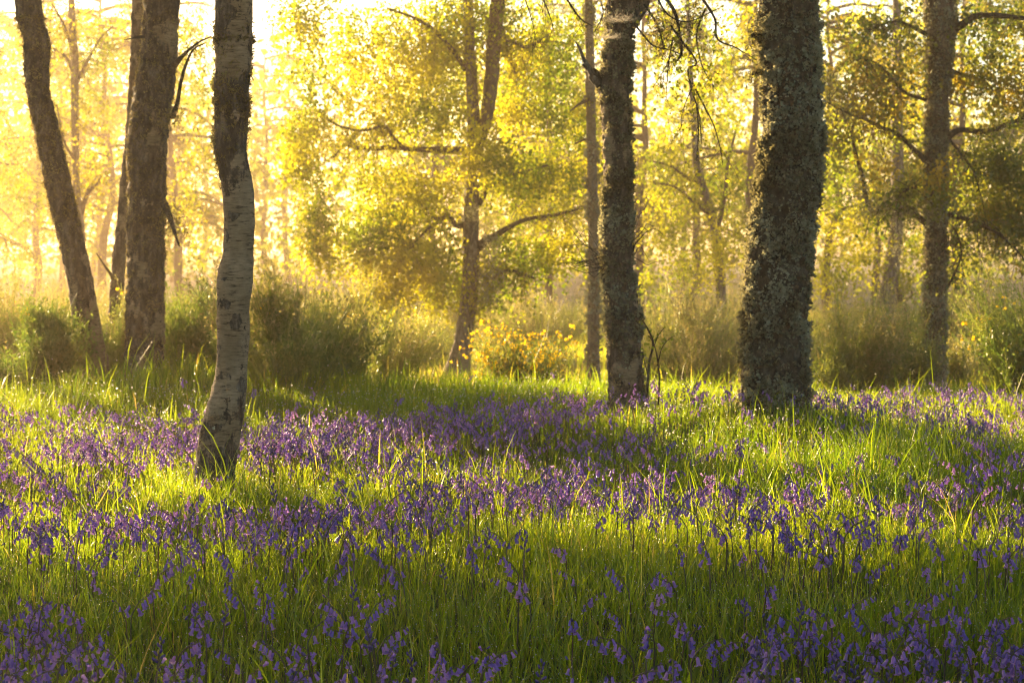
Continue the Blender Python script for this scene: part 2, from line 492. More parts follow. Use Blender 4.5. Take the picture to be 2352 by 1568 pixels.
# ------------------------------------------------------------------ foliage
def sprays(cl, Y, leaf=.042, per=15, length=.5, droop=.8):
    """cl rows px,py,rx,ry,count[,dY] -> leaf centres of drooping leaf sprays"""
    out = []
    for row in cl:
        px, py, rx, ry, n = row[:5]; dY = row[5] if len(row) > 5 else 0
        yy = Y + dY; c = at(px, py, yy); sx, sz = rx / ppm(yy), ry / ppm(yy)
        u = unit(rng.normal(size=(n, 3))) * rng.random((n, 1)) ** .45
        st = c + u * np.array([sx, max(sx, sz) * .9, sz])
        d = unit(rng.normal(size=(n, 3)) * np.array([1, 1, .35])); L = length * rng.uniform(.5, 1.2, (n, 1, 1))
        s = np.linspace(.05, 1, per)[None, :, None]
        p = st[:, None] + d[:, None] * L * .6 * s + np.array([0, 0, -droop]) * L * s ** 1.7 + rng.normal(size=(n, per, 3)) * .035
        out.append(p.reshape(-1, 3))
    return np.concatenate(out)


def crown(parent, pts, leaf=.042, mat=None, name='crown', lo=0.0, hi=1.0, aspect=.8, more=None):
    V, Fq = leaf_quads(pts, leaf * rng.uniform(.6, 1.25, len(pts)), aspect, .3)
    cl = fbm(pts * 1.6, 2)
    t = np.clip(lo + (hi - lo) * (.52 + (cl - .5) * 2.6 + rng.normal(size=len(pts)) * .16), 0, 1)
    mb = MB(); mb.add(V, Fq, 0, np.repeat(t, 4)); mats = [mat or LEAF]
    for m2, bits in (more or []):
        mats.append(m2)
        if isinstance(bits, MB):
            mb.add(np.concatenate(bits.V), np.concatenate(bits.Fc), len(mats) - 1, np.concatenate(bits.T))
        else:
            p2, sz, asp = bits; V, Fq = leaf_quads(p2, sz * rng.uniform(.6, 1.25, len(p2)), asp, .3)
            mb.add(V, Fq, len(mats) - 1, np.repeat(np.clip(.6 + rng.normal(size=len(p2)) * .2, 0, 1), 4))
    return mb.build(name, mats, parent, smooth=False)


def tree_root(name, P, label, cat='tree', group=None):
    b = P[0]; return tag(empty(name, (b[0], b[1], float(ground(b[0], b[1])))), label, cat, group)


def gz(t): return float(ground(t[0], t[1]))


def overhead(P, n=150, rad=3.2):
    """leaf points of an unseen crown above a trunk, spread wide to block sky light"""
    c = P[-1][:3]; a = rng.uniform(0, TAU, n); r_ = rad * np.sqrt(rng.random(n))
    q = np.stack([c[0] + np.cos(a) * r_, c[1] + np.sin(a) * r_, rng.uniform(6.4, 8.4, n)], -1)
    return (q[:, None] + rng.normal(size=(n, 170, 3)) * np.array([.38, .38, .2])).reshape(-1, 3)


# ---- the three trunks in front on the left
def birch_front():
    Y = 7.9
    rows = [(538, -10, 84), (536, 100, 84), (533, 200, 80), (531, 290, 78), (530, 350, 74), (545, 425, 74), (550, 500, 71), (548, 575, 71),
            (541, 630, 82), (536, 700, 77), (535, 784, 75), (532, 840, 74), (528, 884, 80), (514, 959, 92), (500, 1034, 96), (494, 1085, 94), (490, 1140, 96)]
    P = px_path(rows, Y, 0, 6.2)
    t = tree_root('birch_tree', P, 'slim crooked birch with bare pale ringed bark low down and mossy upper trunk among bluebells')
    S, Fq, C, r = trunk_surface(P, 84, .011, .05, .005, .003, 1.0)
    z = S[..., 2]; zl = lambda py: at(540, py, Y)[2]
    nz = fbm(S.reshape(-1, 3) * 6 + 3, 3).reshape(z.shape) - .5
    pale = np.interp(z + nz * .10, [zl(985), zl(930), zl(870), zl(820), zl(560), zl(480), zl(420), zl(340), zl(230)], [.25, .42, .55, .86, .90, .70, .50, .38, .28])
    pale = pale + np.clip(nz, -.12, .12) * 2.2
    # dark scars on the bare bark
    for (px, py, sx, sz) in ((541, 740, .016, .022), (520, 640, .02, .008), (516, 700, .02, .013), (560, 885, .02, .03), (505, 800, .012, .04), (530, 495, .03, .02), (520, 545, .012, .035), (512, 860, .02, .015)):
        c = at(px, py, Y - .05); pale -= 1.1 * blotch(S, c, sx, sz, px) * (S[..., 1] < Y)
    for (px, py, sx, sz) in ((548, 125, .018, .03), (542, 60, .02, .02), (540, 270, .022, .02), (548, 370, .02, .025), (500, 965, .02, .012), (515, 1000, .03, .02), (535, 935, .02, .012)):
        c = at(px, py, Y - .05); pale += .8 * blotch(S, c, sx, sz, px)
    mb = MB(); mb.add(S.reshape(-1, 3), Fq, 0, np.clip(pale, 0, 1).ravel()); mb.build('trunk', BARK_BIRCH, t)
    zt = zl(440)
    def mask(p, ii, jj): return np.clip((p[:, 2] - zt + (fbm(p * 16, 2) - .5) * .5) / .32, 0, 1) ** 1.5 * np.clip(1.25 - pale[ii, jj] * 1.5, 0.02, 1) * (.35 + .65 * (fbm(p * 7, 2) > .42))
    tufts(S, C, 8000, .0135, mask, 'tuft', 2.6).build('moss_clumps', MOSS, t)
    def mask2(p, ii, jj): return np.clip(.9 - pale[ii, jj] * 2.0, 0, 1) * (p[:, 2] < zl(900)) * (fbm(p * 11, 2) > .5)
    tufts(S, C, 900, .008, mask2, 'flake', 1.2).build('lichen_clumps', LICH, t)
    crown(t, overhead(P), .085)


def left_leaner():
    Y = 14.0
    rows = [(63, -10, 63), (71, 50, 62), (84, 100, 60), (86, 200, 57), (108, 300, 60), (129, 400, 62), (146, 475, 62), (163, 550, 63), (185, 650, 61), (206, 784, 68), (222, 850, 70), (228, 880, 76)]
    P = px_path(rows, Y, .3, 6.5)
    t = tree_root('birch_tree', P, 'dark leaning birch trunk nearest the left edge, tilting away from its thick neighbour')
    S, Fq, C, r = trunk_surface(P, 64, .016, .06, .012, .007, 2.0)
    zl = lambda py: at(180, py, Y)[2]
    pale = np.interp(S[..., 2], [zl(880), zl(790), zl(680), zl(600), zl(500)], [.55, .62, .55, .30, .1]) + (fbm(S.reshape(-1, 3) * 8, 3).reshape(S.shape[:2]) - .5) * 1.0
    mb = MB(); mb.add(S.reshape(-1, 3), Fq, 0, np.clip(pale, 0, 1).ravel()); mb.build('trunk', BARK_BIRCH, t)
    tufts(S, C, 3600, .017, lambda p, i, j: np.clip(.9 - pale[i, j] * 1.3, .05, 1) * np.clip((p[:, 2] - .9) / .5, .05, 1), 'tuft', 3.4).build('moss_clumps', MOSS, t)
    crown(t, overhead(P), .085)


def left_thick():
    Y = 13.6
    rows = [(372, -10, 80), (368, 60, 82), (362, 150, 88), (352, 215, 96), (344, 280, 92), (339, 350, 90), (338, 450, 86), (336, 550, 87), (335, 650, 90), (333, 720, 92), (332, 800, 94), (330, 850, 96), (328, 890, 104)]
    P = px_path(rows, Y, .2, 6.8)
    t = tree_root('birch_tree', P, 'thick straight birch trunk with brown crusted bark and white flash near its foot')
    S, Fq, C, r = trunk_surface(P, 84, .013, .06, .020, .010, 3.0)
    nz = fbm(S.reshape(-1, 3) * 7 + 9, 3).reshape(S.shape[:2]) - .5
    pale = .22 + nz * 1.5
    for (px, py, sx, sz) in ((372, 745, .035, .09), (376, 830, .02, .10), (318, 715, .04, .05), (345, 470, .05, .04), (350, 320, .04, .04), (330, 620, .03, .05)):
        c = at(px, py, Y); pale += .75 * blotch(S, c, sx, sz, px)
    mb = MB(); mb.add(S.reshape(-1, 3), Fq, 0, np.clip(pale, 0, 1).ravel()); mb.build('trunk', BARK_BIRCH, t)
    tufts(S, C, 3600, .016, lambda p, i, j: np.clip(1 - pale[i, j] * 1.6, .05, 1), 'tuft', 3.4).build('moss_clumps', MOSS, t)
    for rows2 in ([(400, 150, 16), (425, 120, 8), (455, 98, 5), (485, 84, 3)], [(395, 270, 14), (408, 230, 10), (418, 175, 8), (440, 118, 5), (470, 100, 3)],
                  [(378, 470, 20), (390, 500, 12), (402, 540, 7), (412, 565, 4)], [(330, 85, 8), (310, 88, 4), (285, 92, 2)]):
        Pb = limb(t, rows2, Y - .05, -.3, mat=BARK_OLD)
    c1 = [(392, 480, 10, 24, 14), (400, 265, 10, 40, 16), (440, 110, 26, 22, 10), (398, 520, 14, 20, 10)]
    pts = sprays(c1, Y - .1, per=16, length=.16, droop=.5)
    crown(t, overhead(P), .085, more=[(MOSS, (pts, .03, .3))])


def left_slim_behind():
    Y = 16.5
    rows = [(318, -10, 30), (312, 150, 30), (303, 300, 30), (290, 420, 30), (284, 500, 32), (275, 580, 32), (268, 680, 34), (262, 760, 36), (258, 800, 38)]
    P = px_path(rows, Y, .3, 6.4)
    t = tree_root('birch_tree', P, 'slim grey birch half hidden behind the thick left trunk')
    S, Fq, C, r = trunk_surface(P, 48, .02, .08, .012, .007, 4.0)
    pale = .4 + (fbm(S.reshape(-1, 3) * 7 + 2, 3).reshape(S.shape[:2]) - .5) * 1.8
    mb = MB(); mb.add(S.reshape(-1, 3), Fq, 0, np.clip(pale, 0, 1).ravel()); mb.build('trunk', BARK_BIRCH, t)
    limb(t, [(262, 640, 8), (248, 620, 6), (232, 600, 4), (222, 582, 2)], Y, -.3, mat=BARK_OLD)
    crown(t, overhead(P), .085)


# ---- the two trunks right of the middle
def middle_trunk():
    Y = 11.3
    rows = [(1432, -10, 76), (1425, 50, 66), (1421, 100, 62), (1416, 160, 68), (1410, 205, 76), (1412, 250, 70), (1415, 300, 64), (1419, 360, 65), (1419, 420, 64), (1418, 500, 70), (1419, 600, 73), (1424, 660, 79), (1432, 730, 86), (1434, 784, 86), (1436, 850, 86), (1440, 900, 90), (1442, 940, 98)]
    P = px_path(rows, Y, 0, 6.4)
    t = tree_root('birch_tree', P, 'grey lichened trunk with a broken dead snag high on its side and mossy brown foot')
    S, Fq, C, r = trunk_surface(P, 88, .011, .08, .019, .008, 5.0)
    nz = fbm(S.reshape(-1, 3) * 8 + 5, 3).reshape(S.shape[:2]) - .5
    pale = .20 + nz * 1.5
    for (px, py, sx, sz) in ((1456, 830, .022, .06), (1450, 780, .02, .02), (1385, 300, .03, .12), (1440, 240, .02, .07), (1390, 380, .03, .06), (1470, 690, .02, .04)):
        c = at(px, py, Y - .08); pale += .7 * blotch(S, c, sx, sz, px)
    mb = MB(); mb.add(S.reshape(-1, 3), Fq, 0, np.clip(pale, 0, 1).ravel()); mb.build('trunk', BARK_BIRCH, t)
    tufts(S, C, 12000, .012, lambda p, i, j: np.clip(1.0 - pale[i, j] * 1.5, .04, 1) * np.clip((p[:, 2] - .35) / .35, .12, 1) * np.clip((fbm((p + 18.5) * 30, 3) - .42) * 6, .05, 1), 'flake', 2.9).build('lichen_clumps', LICH, t)
    tufts(S, C, 1500, .013, lambda p, i, j: (fbm(p * 6 + 4, 2) > .55) * 1.0, 'tuft', 2.9).build('moss_clumps', MOSS, t)
    limb(t, [(1402, 215, 30), (1380, 190, 26), (1371, 178, 24), (1362, 165, 20)], Y, -.05, 'snag', BARK_OLD)
    limb(t, [(1374, 195, 16), (1358, 165, 15), (1344, 135, 10), (1334, 115, 7), (1322, 96, 3)], Y - .03, -.05, 'snag', BARK_GREY)
    limb(t, [(1352, 160, 8), (1345, 155, 8), (1338, 148, 5)], Y - .05, 0, 'snag', BARK_OLD)
    limb(t, [(1440, 60, 40), (1460, 10, 34), (1490, -60, 28), (1530, -130, 20), (1560, -220, 10)], Y, .2, mat=BARK_OLD)
    # bare brushwood sprouting from the trunk
    mb = MB()
    for k in range(26):
        side = 1 if k > 17 else -1
        if side < 0: s0, e = (1392, 600 + rng.uniform(-25, 30)), (1300 + rng.uniform(-15, 60), 530 + rng.uniform(-20, 90))
        else: s0, e = (1448, 590 + rng.uniform(-20, 20)), (1480 + rng.uniform(-15, 60), 500 + rng.uniform(-40, 110))
        s0, e = at(*s0, Y), at(*e, Y + rng.uniform(-.3, .3)); q = np.linspace(0, 1, 7)[:, None]
        Pn = s0 + (e - s0) * q + np.array([0, 0, .05 * rng.normal()]) * np.sin(q * 3.1) + rng.normal(size=(7, 3)) * .006
        V, Fq = tube(np.hstack([Pn, np.linspace(.0032, .001, 7)[:, None]]), 4, 14); mb.add(V, Fq, 0, .1)
    mb.build('brushwood', BARK_OLD, t)
    crown(t, overhead(P), .085)
    # weeping twigs hung with lichen and a few golden leaves
    mb = MB(); lf = []; li = []
    lines = [[(1500, -40, 9), (1545, 20, 8), (1560, 70, 7), (1565, 120, 7), (1555, 140, 5)], [(1540, 60, 6), (1570, 100, 5), (1600, 145, 5), (1580, 160, 4), (1590, 210, 4), (1605, 260, 3), (1612, 330, 2)],
             [(1600, -20, 7), (1640, 40, 6), (1648, 90, 5), (1690, 110, 3), (1740, 140, 2)], [(1590, 190, 4), (1615, 240, 4), (1640, 290, 3), (1655, 345, 2), (1660, 380, 1.5)],
             [(1480, 10, 6), (1510, 60, 5), (1525, 110, 5)], [(1460, 60, 5), (1500, 105, 4), (1540, 115, 3), (1570, 130, 2)], [(1600, 240, 4), (1604, 300, 3), (1600, 370, 1.5)],
             [(1620, 20, 5), (1600, 80, 4), (1612, 150, 3), (1640, 200, 2)], [(1545, 90, 4), (1535, 150, 3), (1530, 230, 1.5)], [(1590, 200, 3), (1570, 250, 2), (1562, 300, 1.5)],
             [(1240, -20, 4), (1260, 30, 3), (1270, 60, 2)], [(1290, -20, 5), (1330, 40, 4), (1360, 60, 2)], [(1200, -20, 3), (1225, 60, 2), (1230, 100, 1)], [(1370, -20, 4), (1385, 30, 3), (1365, 75, 2)],
             [(1540, 130, 3), (1520, 170, 2), (1500, 200, 1.5)], [(1500, -30, 5), (1530, 30, 4), (1580, 50, 3), (1650, 20, 2)]]
    for ln in lines:
        Pn = np.array([[*at(a, b, Y - .4 + rng.uniform(-.15, .15)), wd / ppm(Y) / 2] for a, b, wd in ln])
        V, Fq = tube(Pn, 5, 40, .25, 40); mb.add(V, Fq, 0, .1)
        Q = smooth_path(Pn, 60)[:, :3]
        for k in range(8):
            i = rng.integers(5, 60); L = rng.uniform(.05, .22); q = np.linspace(0, 1, 6)[:, None]
            C2 = Q[i] + np.array([rng.normal() * .5, rng.normal() * .5, -1.0 + .3 * rng.normal()]) * L * q + rng.normal(size=(6, 3)) * .004
            V, Fq = tube(np.hstack([C2, np.linspace(.0016, .0007, 6)[:, None]]), 3); mb.add(V, Fq, 0, .1)
            if ln[0][0] > 1450 and rng.random() < .55: lf.append(C2[rng.integers(1, 6, 4)] + rng.normal(size=(4, 3)) * .015)
            li.append(C2[rng.integers(0, 6, 4)] + rng.normal(size=(4, 3)) * .006)
    for (a, b, n_) in ((1620, 170, 40), (1590, 200, 50), (1560, 190, 20), (1650, 90, 30), (1680, 60, 30), (1600, 120, 26), (1540, 230, 14), (1640, 195, 30), (1720, 40, 14), (1500, 190, 6)):
        c = at(a, b, Y - .4); lf.append(c + rng.normal(size=(n_, 3)) * np.array([.06, .08, .07]))
    li = np.concatenate(li)
    for (a, b) in ((1515, 80), (1520, 60), (1530, 110), (1560, 90), (1580, 60), (1600, 30)):
        li = np.vstack([li, at(a, b, Y - .4) + rng.normal(size=(160, 3)) * np.array([.022, .03, .05])])
    crown(t, np.concatenate(lf), .024, LEAF, 'hanging_foliage', .5, 1.0, more=[(BARK_OLD, mb), (MOSS, (li, .022, .3))])


def big_trunk():
    Y = 10.7
    rows = [(1808, -10, 134), (1812, 60, 134), (1813, 120, 133), (1817, 200, 133), (1819, 300, 141), (1816, 400, 149), (1808, 450, 149), (1794, 550, 146), (1786, 650, 149), (1782, 720, 149), (1780, 784, 148), (1780, 850, 152), (1779, 924, 164), (1778, 970, 178)]
    P = px_path(rows, Y, 0, 6.8)
    t = tree_root('old_birch_tree', P, 'thickest trunk, wholly crusted in dark grey green lichen with sunlit golden rim')
    S, Fq, C, r = trunk_surface(P, 140, .010, .045, .030, .012, 6.0)
    mb = MB(); mb.add(S.reshape(-1, 3), Fq, 0, 0); mb.build('trunk', BARK_OLD, t)
    tufts(S, C, 24000, .0135, lambda p, i, j: np.clip((fbm((p + 22.2) * 30, 3) - .43) * 7, .03, 1) * np.clip((fbm(p * 9, 2) - .3) * 4, .15, 1), 'flake', 2.75).build('lichen_clumps', LICH, t)
    tufts(S, C, 2400, .022, lambda p, i, j: np.clip((fbm(p * 5 + 7, 3) - .50) * 9, 0, 1) * np.clip((p[:, 2] - .2) / .5, .3, 1.0), 'tuft', 2.75).build('moss_clumps', LICH, t)
    limb(t, [(1752, 95, 22), (1738, 84, 16), (1726, 82, 8)], Y, -.05, 'stub', BARK_OLD)
    limb(t, [(1750, 165, 16), (1736, 164, 10), (1728, 172, 5)], Y, -.05, 'stub', BARK_OLD)
    pts = np.concatenate([at(a, b, Y - .05) + rng.normal(size=(90, 3)) * np.array([.025, .04, .03]) for a, b in ((1735, 85), (1728, 100), (1738, 165), (1730, 180), (1742, 60))])
    crown(t, overhead(P), .085, more=[(MOSS, (pts, .022, .35))])


birch_front(); left_leaner(); left_thick(); left_slim_behind(); middle_trunk(); big_trunk()


# ---- two unseen birches added beside the viewpoint to shade the nearest flowers from the sky
for (x_, y_, lb_) in ((-3.4, 2.4, 'unseen birch added left of the viewpoint, shading the nearest flowers'), (3.5, 3.0, 'unseen birch added right of the viewpoint, shading the nearest flowers')):
    P_ = np.array([[x_, y_, -.15, .16], [x_ + .05, y_, 1.5, .13], [x_, y_ + .1, 4, .11], [x_ + .1, y_, 6.8, .05]])
    t_ = tree_root('birch_tree', P_, lb_, 'tree')
    V_, F_ = tube(P_, 12, 40, .12, 5); mb_ = MB(); mb_.add(V_, F_, 0, .4); mb_.build('trunk', BARK_BIRCH, t_)
    crown(t_, overhead(P_, 230, 3.9), .085)

# ---- trees standing behind
def centre_tree():
    Y = 23.0
    rows = [(1075, -10, 24), (1078, 100, 26), (1084, 200, 28), (1088, 300, 32), (1090, 380, 34), (1084, 450, 36), (1081, 540, 38), (1082, 600, 40), (1078, 680, 40), (1070, 740, 42), (1064, 784, 46), (1052, 840, 58), (1046, 880, 70)]
    P = px_path(rows, Y, 0, 6.6)
    t = tree_root('birch_tree', P, 'forked birch with spreading dark limbs and glowing yellow leaves over the clearing')
    S, Fq, C, r = trunk_surface(P, 40, .03, .08, .014, .006, 7.0)
    mb = MB(); mb.add(S.reshape(-1, 3), Fq, 0, np.clip(np.interp(S[..., 2], [-.5, .3, 1], [.5, .35, .15]) + (fbm(S.reshape(-1, 3) * 6, 2).reshape(S.shape[:2]) - .5), 0, 1).ravel()); mb.build('trunk', BARK_GREY, t)
    B = []
    for rw in ([(1094, 420, 30), (1105, 350, 30), (1118, 280, 31), (1130, 180, 33), (1146, 60, 34), (1158, -30, 32), (1170, -160, 20)],
               [(1086, 350, 22), (1040, 344, 18), (960, 346, 14), (900, 338, 12), (860, 345, 11), (815, 338, 8), (795, 330, 6), (765, 362, 4)],
               [(930, 345, 10), (905, 315, 9), (880, 290, 8), (830, 298, 6), (780, 290, 5), (745, 270, 3)],
               [(1080, 512, 16), (1050, 515, 13), (1030, 500, 11), (1000, 500, 8), (980, 480, 7), (955, 455, 5), (920, 440, 3)],
               [(1020, 502, 9), (985, 525, 7), (955, 555, 6), (935, 575, 4), (915, 550, 3)],
               [(1092, 570, 26), (1125, 545, 18), (1160, 525, 13), (1210, 505, 10), (1270, 495, 8), (1330, 480, 5)],
               [(1090, 620, 14), (1125, 640, 10), (1170, 620, 7), (1230, 640, 4)],
               [(1070, 160, 14), (1040, 110, 11), (1000, 75, 9), (950, 45, 7), (890, 20, 5)],
               [(1140, 120, 14), (1170, 100, 11), (1210, 110, 8), (1260, 80, 5)],
               [(1100, 470, 14), (1125, 430, 11), (1180, 400, 8), (1260, 380, 5)],
               [(1150, 60, 12), (1180, 160, 6), (1185, 165, 3)]):
        B.append(limb(t, rw, Y, rng.uniform(-.7, .7)))
    mb = MB(); tp = [twigs_on(mb, b, 24, .42, .0045) for b in B]
    cl = [(690, 20, 55, 80, 60), (690, 110, 50, 90, 60, -.4), (715, 190, 36, 60, 40, -.4), (700, 285, 68, 50, 110, -.6), (690, 370, 50, 60, 60), (725, 500, 42, 70, 60), (735, 560, 40, 60, 50), (800, 90, 100, 90, 70, .5), (900, 100, 130, 100, 120, .8), (1000, 140, 110, 100, 120, .4),
          (850, 215, 100, 50, 60), (960, 260, 120, 55, 80), (1040, 240, 80, 60, 60, -.6), (860, 395, 100, 40, 60, .4), (970, 415, 110, 50, 110, -.6), (880, 500, 110, 60, 130, .5), (830, 560, 60, 60, 60, .2), (930, 600, 100, 60, 130, .3), (880, 670, 60, 40, 60), (1010, 640, 70, 70, 90, .4), (1000, 560, 70, 50, 60, -.3),
          (1150, 370, 110, 55, 110, -.8), (1110, 330, 70, 60, 80, -.8), (1240, 400, 110, 60, 100, .3), (1230, 160, 120, 110, 120, .6), (1310, 300, 90, 110, 90, .4), (1180, 580, 100, 50, 70), (1280, 560, 80, 60, 60), (1110, 660, 70, 40, 40), (1100, 30, 160, 70, 90), (1190, 250, 80, 60, 60, .8), (1040, 30, 120, 80, 80), (1300, 60, 100, 100, 80, .6),
          (760, -120, 160, 120, 100), (950, -160, 200, 120, 120), (1200, -160, 200, 140, 120)]
    pts = sprays([(*q[:4], int(q[4] * (.75 if len(q) > 5 and q[5] < 0 else 1.5)), *q[5:]) for q in cl], Y, per=16, length=.42)
    li = sprays([(1125, 560, 18, 45, 18, -.5), (1120, 650, 16, 40, 12, -.5), (1140, 610, 14, 40, 10, -.5), (1085, 480, 20, 30, 10, -.4)], Y, per=20, length=.22, droop=.7)
    crown(t, np.vstack([pts, np.concatenate(tp)]), .046, LEAF, 'crown', 0, 1, more=[(BARK_FAR, mb), (LICH, (li, .045, .3))])


def right_tree():
    Y = 18.0
    rows = [(2156, -10, 78), (2160, 60, 76), (2158, 130, 66), (2156, 200, 60), (2152, 280, 56), (2150, 350, 55), (2150, 430, 55), (2150, 500, 56), (2150, 560, 57), (2147, 650, 60), (2145, 720, 61), (2146, 784, 62), (2145, 850, 65), (2143, 900, 70), (2142, 930, 76)]
    rows = [(a_, b_, c_ * .86) for a_, b_, c_ in rows]
    P = px_path(rows, Y, 0, 6.6)
    t = tree_root('oak_tree', P, 'straight dark trunk with crooked lichen hung side limbs, rooted behind the flowers at far right', 'tree')
    S, Fq, C, r = trunk_surface(P, 56, .02, .06, .014, .008, 8.0)
    pale = np.interp(S[..., 2], [-.4, .5, 1.0, 1.6], [.55, .40, .3, .1]) + (fbm(S.reshape(-1, 3) * 8, 2).reshape(S.shape[:2]) - .5) * 1.2
    mb = MB(); mb.add(S.reshape(-1, 3), Fq, 0, np.clip(pale, 0, 1).ravel()); mb.build('trunk', BARK_BIRCH, t)
    tufts(S, C, 4000, .019, lambda p, i, j: np.clip(.9 - pale[i, j], .1, 1), 'flake', 3.6).build('lichen_clumps', LICH, t)
    B = []
    for rw in ([(2180, 75, 34), (2205, 50, 26), (2250, 40, 22), (2310, 42, 18), (2380, 44, 14), (2450, 30, 9)],
               [(2172, 320, 26), (2205, 305, 20), (2260, 296, 17), (2320, 282, 14), (2360, 268, 10), (2420, 260, 6)],
               [(2130, 372, 26), (2100, 348, 18), (2062, 312, 14), (2030, 292, 12), (1990, 278, 10), (1950, 262, 7), (1900, 235, 4)],
               [(2132, 518, 26), (2110, 500, 20), (2096, 480, 18), (2060, 478, 16), (2030, 470, 16), (2010, 490, 16), (1992, 470, 15), (1978, 400, 14), (1960, 340, 12), (1960, 300, 10), (1975, 250, 7)],
               [(2062, 470, 12), (2080, 440, 10), (2105, 430, 8)],
               [(2172, 490, 22), (2210, 500, 16), (2250, 515, 14), (2290, 530, 11), (2330, 570, 7), (2370, 620, 4)],
               [(2178, 160, 18), (2215, 176, 13), (2260, 190, 9), (2300, 230, 5)], [(2180, 320, 12), (2215, 360, 9), (2240, 400, 7), (2250, 440, 4)],
               [(2176, 660, 10), (2196, 620, 8), (2208, 580, 7), (2200, 540, 6), (2188, 520, 4)],
               [(2130, 80, 18), (2090, 60, 12), (2050, 50, 9), (1990, 70, 5)], [(2128, 230, 14), (2080, 210, 10), (2020, 150, 7), (1960, 130, 4)]):
        B.append(limb(t, [(a_, b_, c_ * .68) for a_, b_, c_ in rw], Y, rng.uniform(-.6, .6), mat=BARK_OLD))
    mb = MB(); tp = [twigs_on(mb, b, 26, .38, .004) for b in B]
    cl = [(2290, 130, 80, 60, 70), (2330, 210, 70, 60, 70), (2290, 360, 80, 50, 80), (2340, 400, 70, 70, 90), (2290, 470, 80, 40, 90), (2330, 510, 50, 40, 60), (2220, 180, 60, 40, 30), (2050, 150, 110, 60, 50), (1970, 180, 90, 70, 50), (2040, 240, 80, 40, 30),
          (2080, 420, 40, 40, 20), (2150, 430, 40, 40, 22, -.6), (2170, 400, 30, 40, 16, -.6), (2000, 60, 120, 60, 60), (2280, 40, 90, 50, 50), (1930, 300, 70, 60, 30), (2060, 380, 60, 30, 20), (2150, -150, 260, 120, 140), (2380, 0, 80, 100, 60)]
    pts = sprays(cl, Y, per=14, length=.32)
    lic = [(2000, 470, 25, 16, 10), (2040, 465, 40, 14, 16), (2090, 478, 25, 18, 12), (2260, 520, 50, 25, 20), (2290, 560, 20, 40, 14), (2070, 500, 40, 25, 10), (1970, 420, 16, 40, 8), (1930, 255, 60, 16, 16), (1900, 190, 30, 30, 10), (2240, 500, 50, 14, 14), (2150, 480, 16, 40, 14, -.5), (2060, 540, 18, 60, 8), (2310, 300, 40, 20, 8), (1940, 210, 60, 20, 12)]
    crown(t, np.vstack([pts, np.concatenate(tp)[::2]]), .042, LEAFD, 'crown', 0, 1, more=[(BARK_OLD, mb), (LICH, (sprays(lic, Y, per=26, length=.16, droop=.7), .034, .3))])


def slim_grey():
    Y = 20.0
    rows = [(1352, -10, 20), (1354, 100, 21), (1356, 200, 22), (1358, 300, 23), (1360, 400, 24), (1362, 500, 25), (1363, 600, 25), (1363, 700, 26), (1363, 784, 28), (1363, 850, 32), (1363, 890, 36)]
    P = px_path(rows, Y, 0, 6.3)
    t = tree_root('birch_tree', P, 'slender upright pale grey trunk just behind the snagged lichened trunk')
    S, Fq, C, r = trunk_surface(P, 36, .03, .06, .008, .004, 9.0)
    pale = .62 + (fbm(S.reshape(-1, 3) * 7, 2).reshape(S.shape[:2]) - .5) * 1.6
    mb = MB(); mb.add(S.reshape(-1, 3), Fq, 0, np.clip(pale, 0, 1).ravel()); mb.build('trunk', BARK_GREY, t)
    tufts(S, C, 700, .024, lambda p, i, j: (fbm(p * 5, 2) > .5) * 1., 'flake', 3.5).build('lichen_clumps', LICH, t)
    limb(t, [(1352, 230, 10), (1330, 240, 7), (1310, 255, 4)], Y, -.2); limb(t, [(1370, 330, 10), (1350, 320, 7), (1320, 330, 4)], Y, .2)
    crown(t, sprays([(1340, 235, 30, 20, 10), (1400, -60, 120, 90, 60), (1330, -130, 150, 90, 60)], Y, length=.3), .04)


def leaning_slim():
    Y = 30.0
    rows = [(1588, 200, 12), (1594, 300, 14), (1600, 380, 18), (1614, 430, 20), (1630, 480, 22), (1642, 530, 23), (1650, 600, 24), (1656, 680, 25), (1660, 740, 28), (1662, 800, 32)]
    P = px_path(rows, Y, 0, 6.8)
    t = tree_root('birch_tree', P, 'slim trunk curving between the two lichened trunks under yellow leaves')
    V, Fq = tube(P, 10, 50, .15, 6); mb = MB(); mb.add(V, Fq, 0, .3); mb.build('trunk', BARK_GREY, t)
    B = [limb(t, rw, Y, rng.uniform(-.8, .8)) for rw in ([(1612, 420, 10), (1580, 410, 8), (1540, 380, 6), (1490, 370, 4)], [(1650, 520, 12), (1665, 450, 10), (1675, 380, 8), (1690, 300, 5)], [(1640, 500, 10), (1600, 470, 7), (1550, 430, 5), (1500, 420, 3)])]
    mb = MB(); tp = [twigs_on(mb, b, 14, .6, .006) for b in B]
    cl = [(1530, 350, 70, 60, 60), (1560, 440, 80, 50, 70), (1660, 560, 70, 60, 70, -.5), (1600, 610, 80, 60, 70), (1530, 520, 60, 60, 50), (1680, 420, 60, 80, 50), (1560, 250, 80, 60, 50), (1660, 250, 70, 80, 50), (1590, 120, 110, 90, 60), (1500, 640, 60, 40, 40), (1600, -60, 200, 120, 90)]
    crown(t, np.vstack([sprays(cl, Y, per=14, length=.45), np.concatenate(tp)]), .052, LEAF, 'crown', 0, .9, more=[(BARK_FAR, mb)])


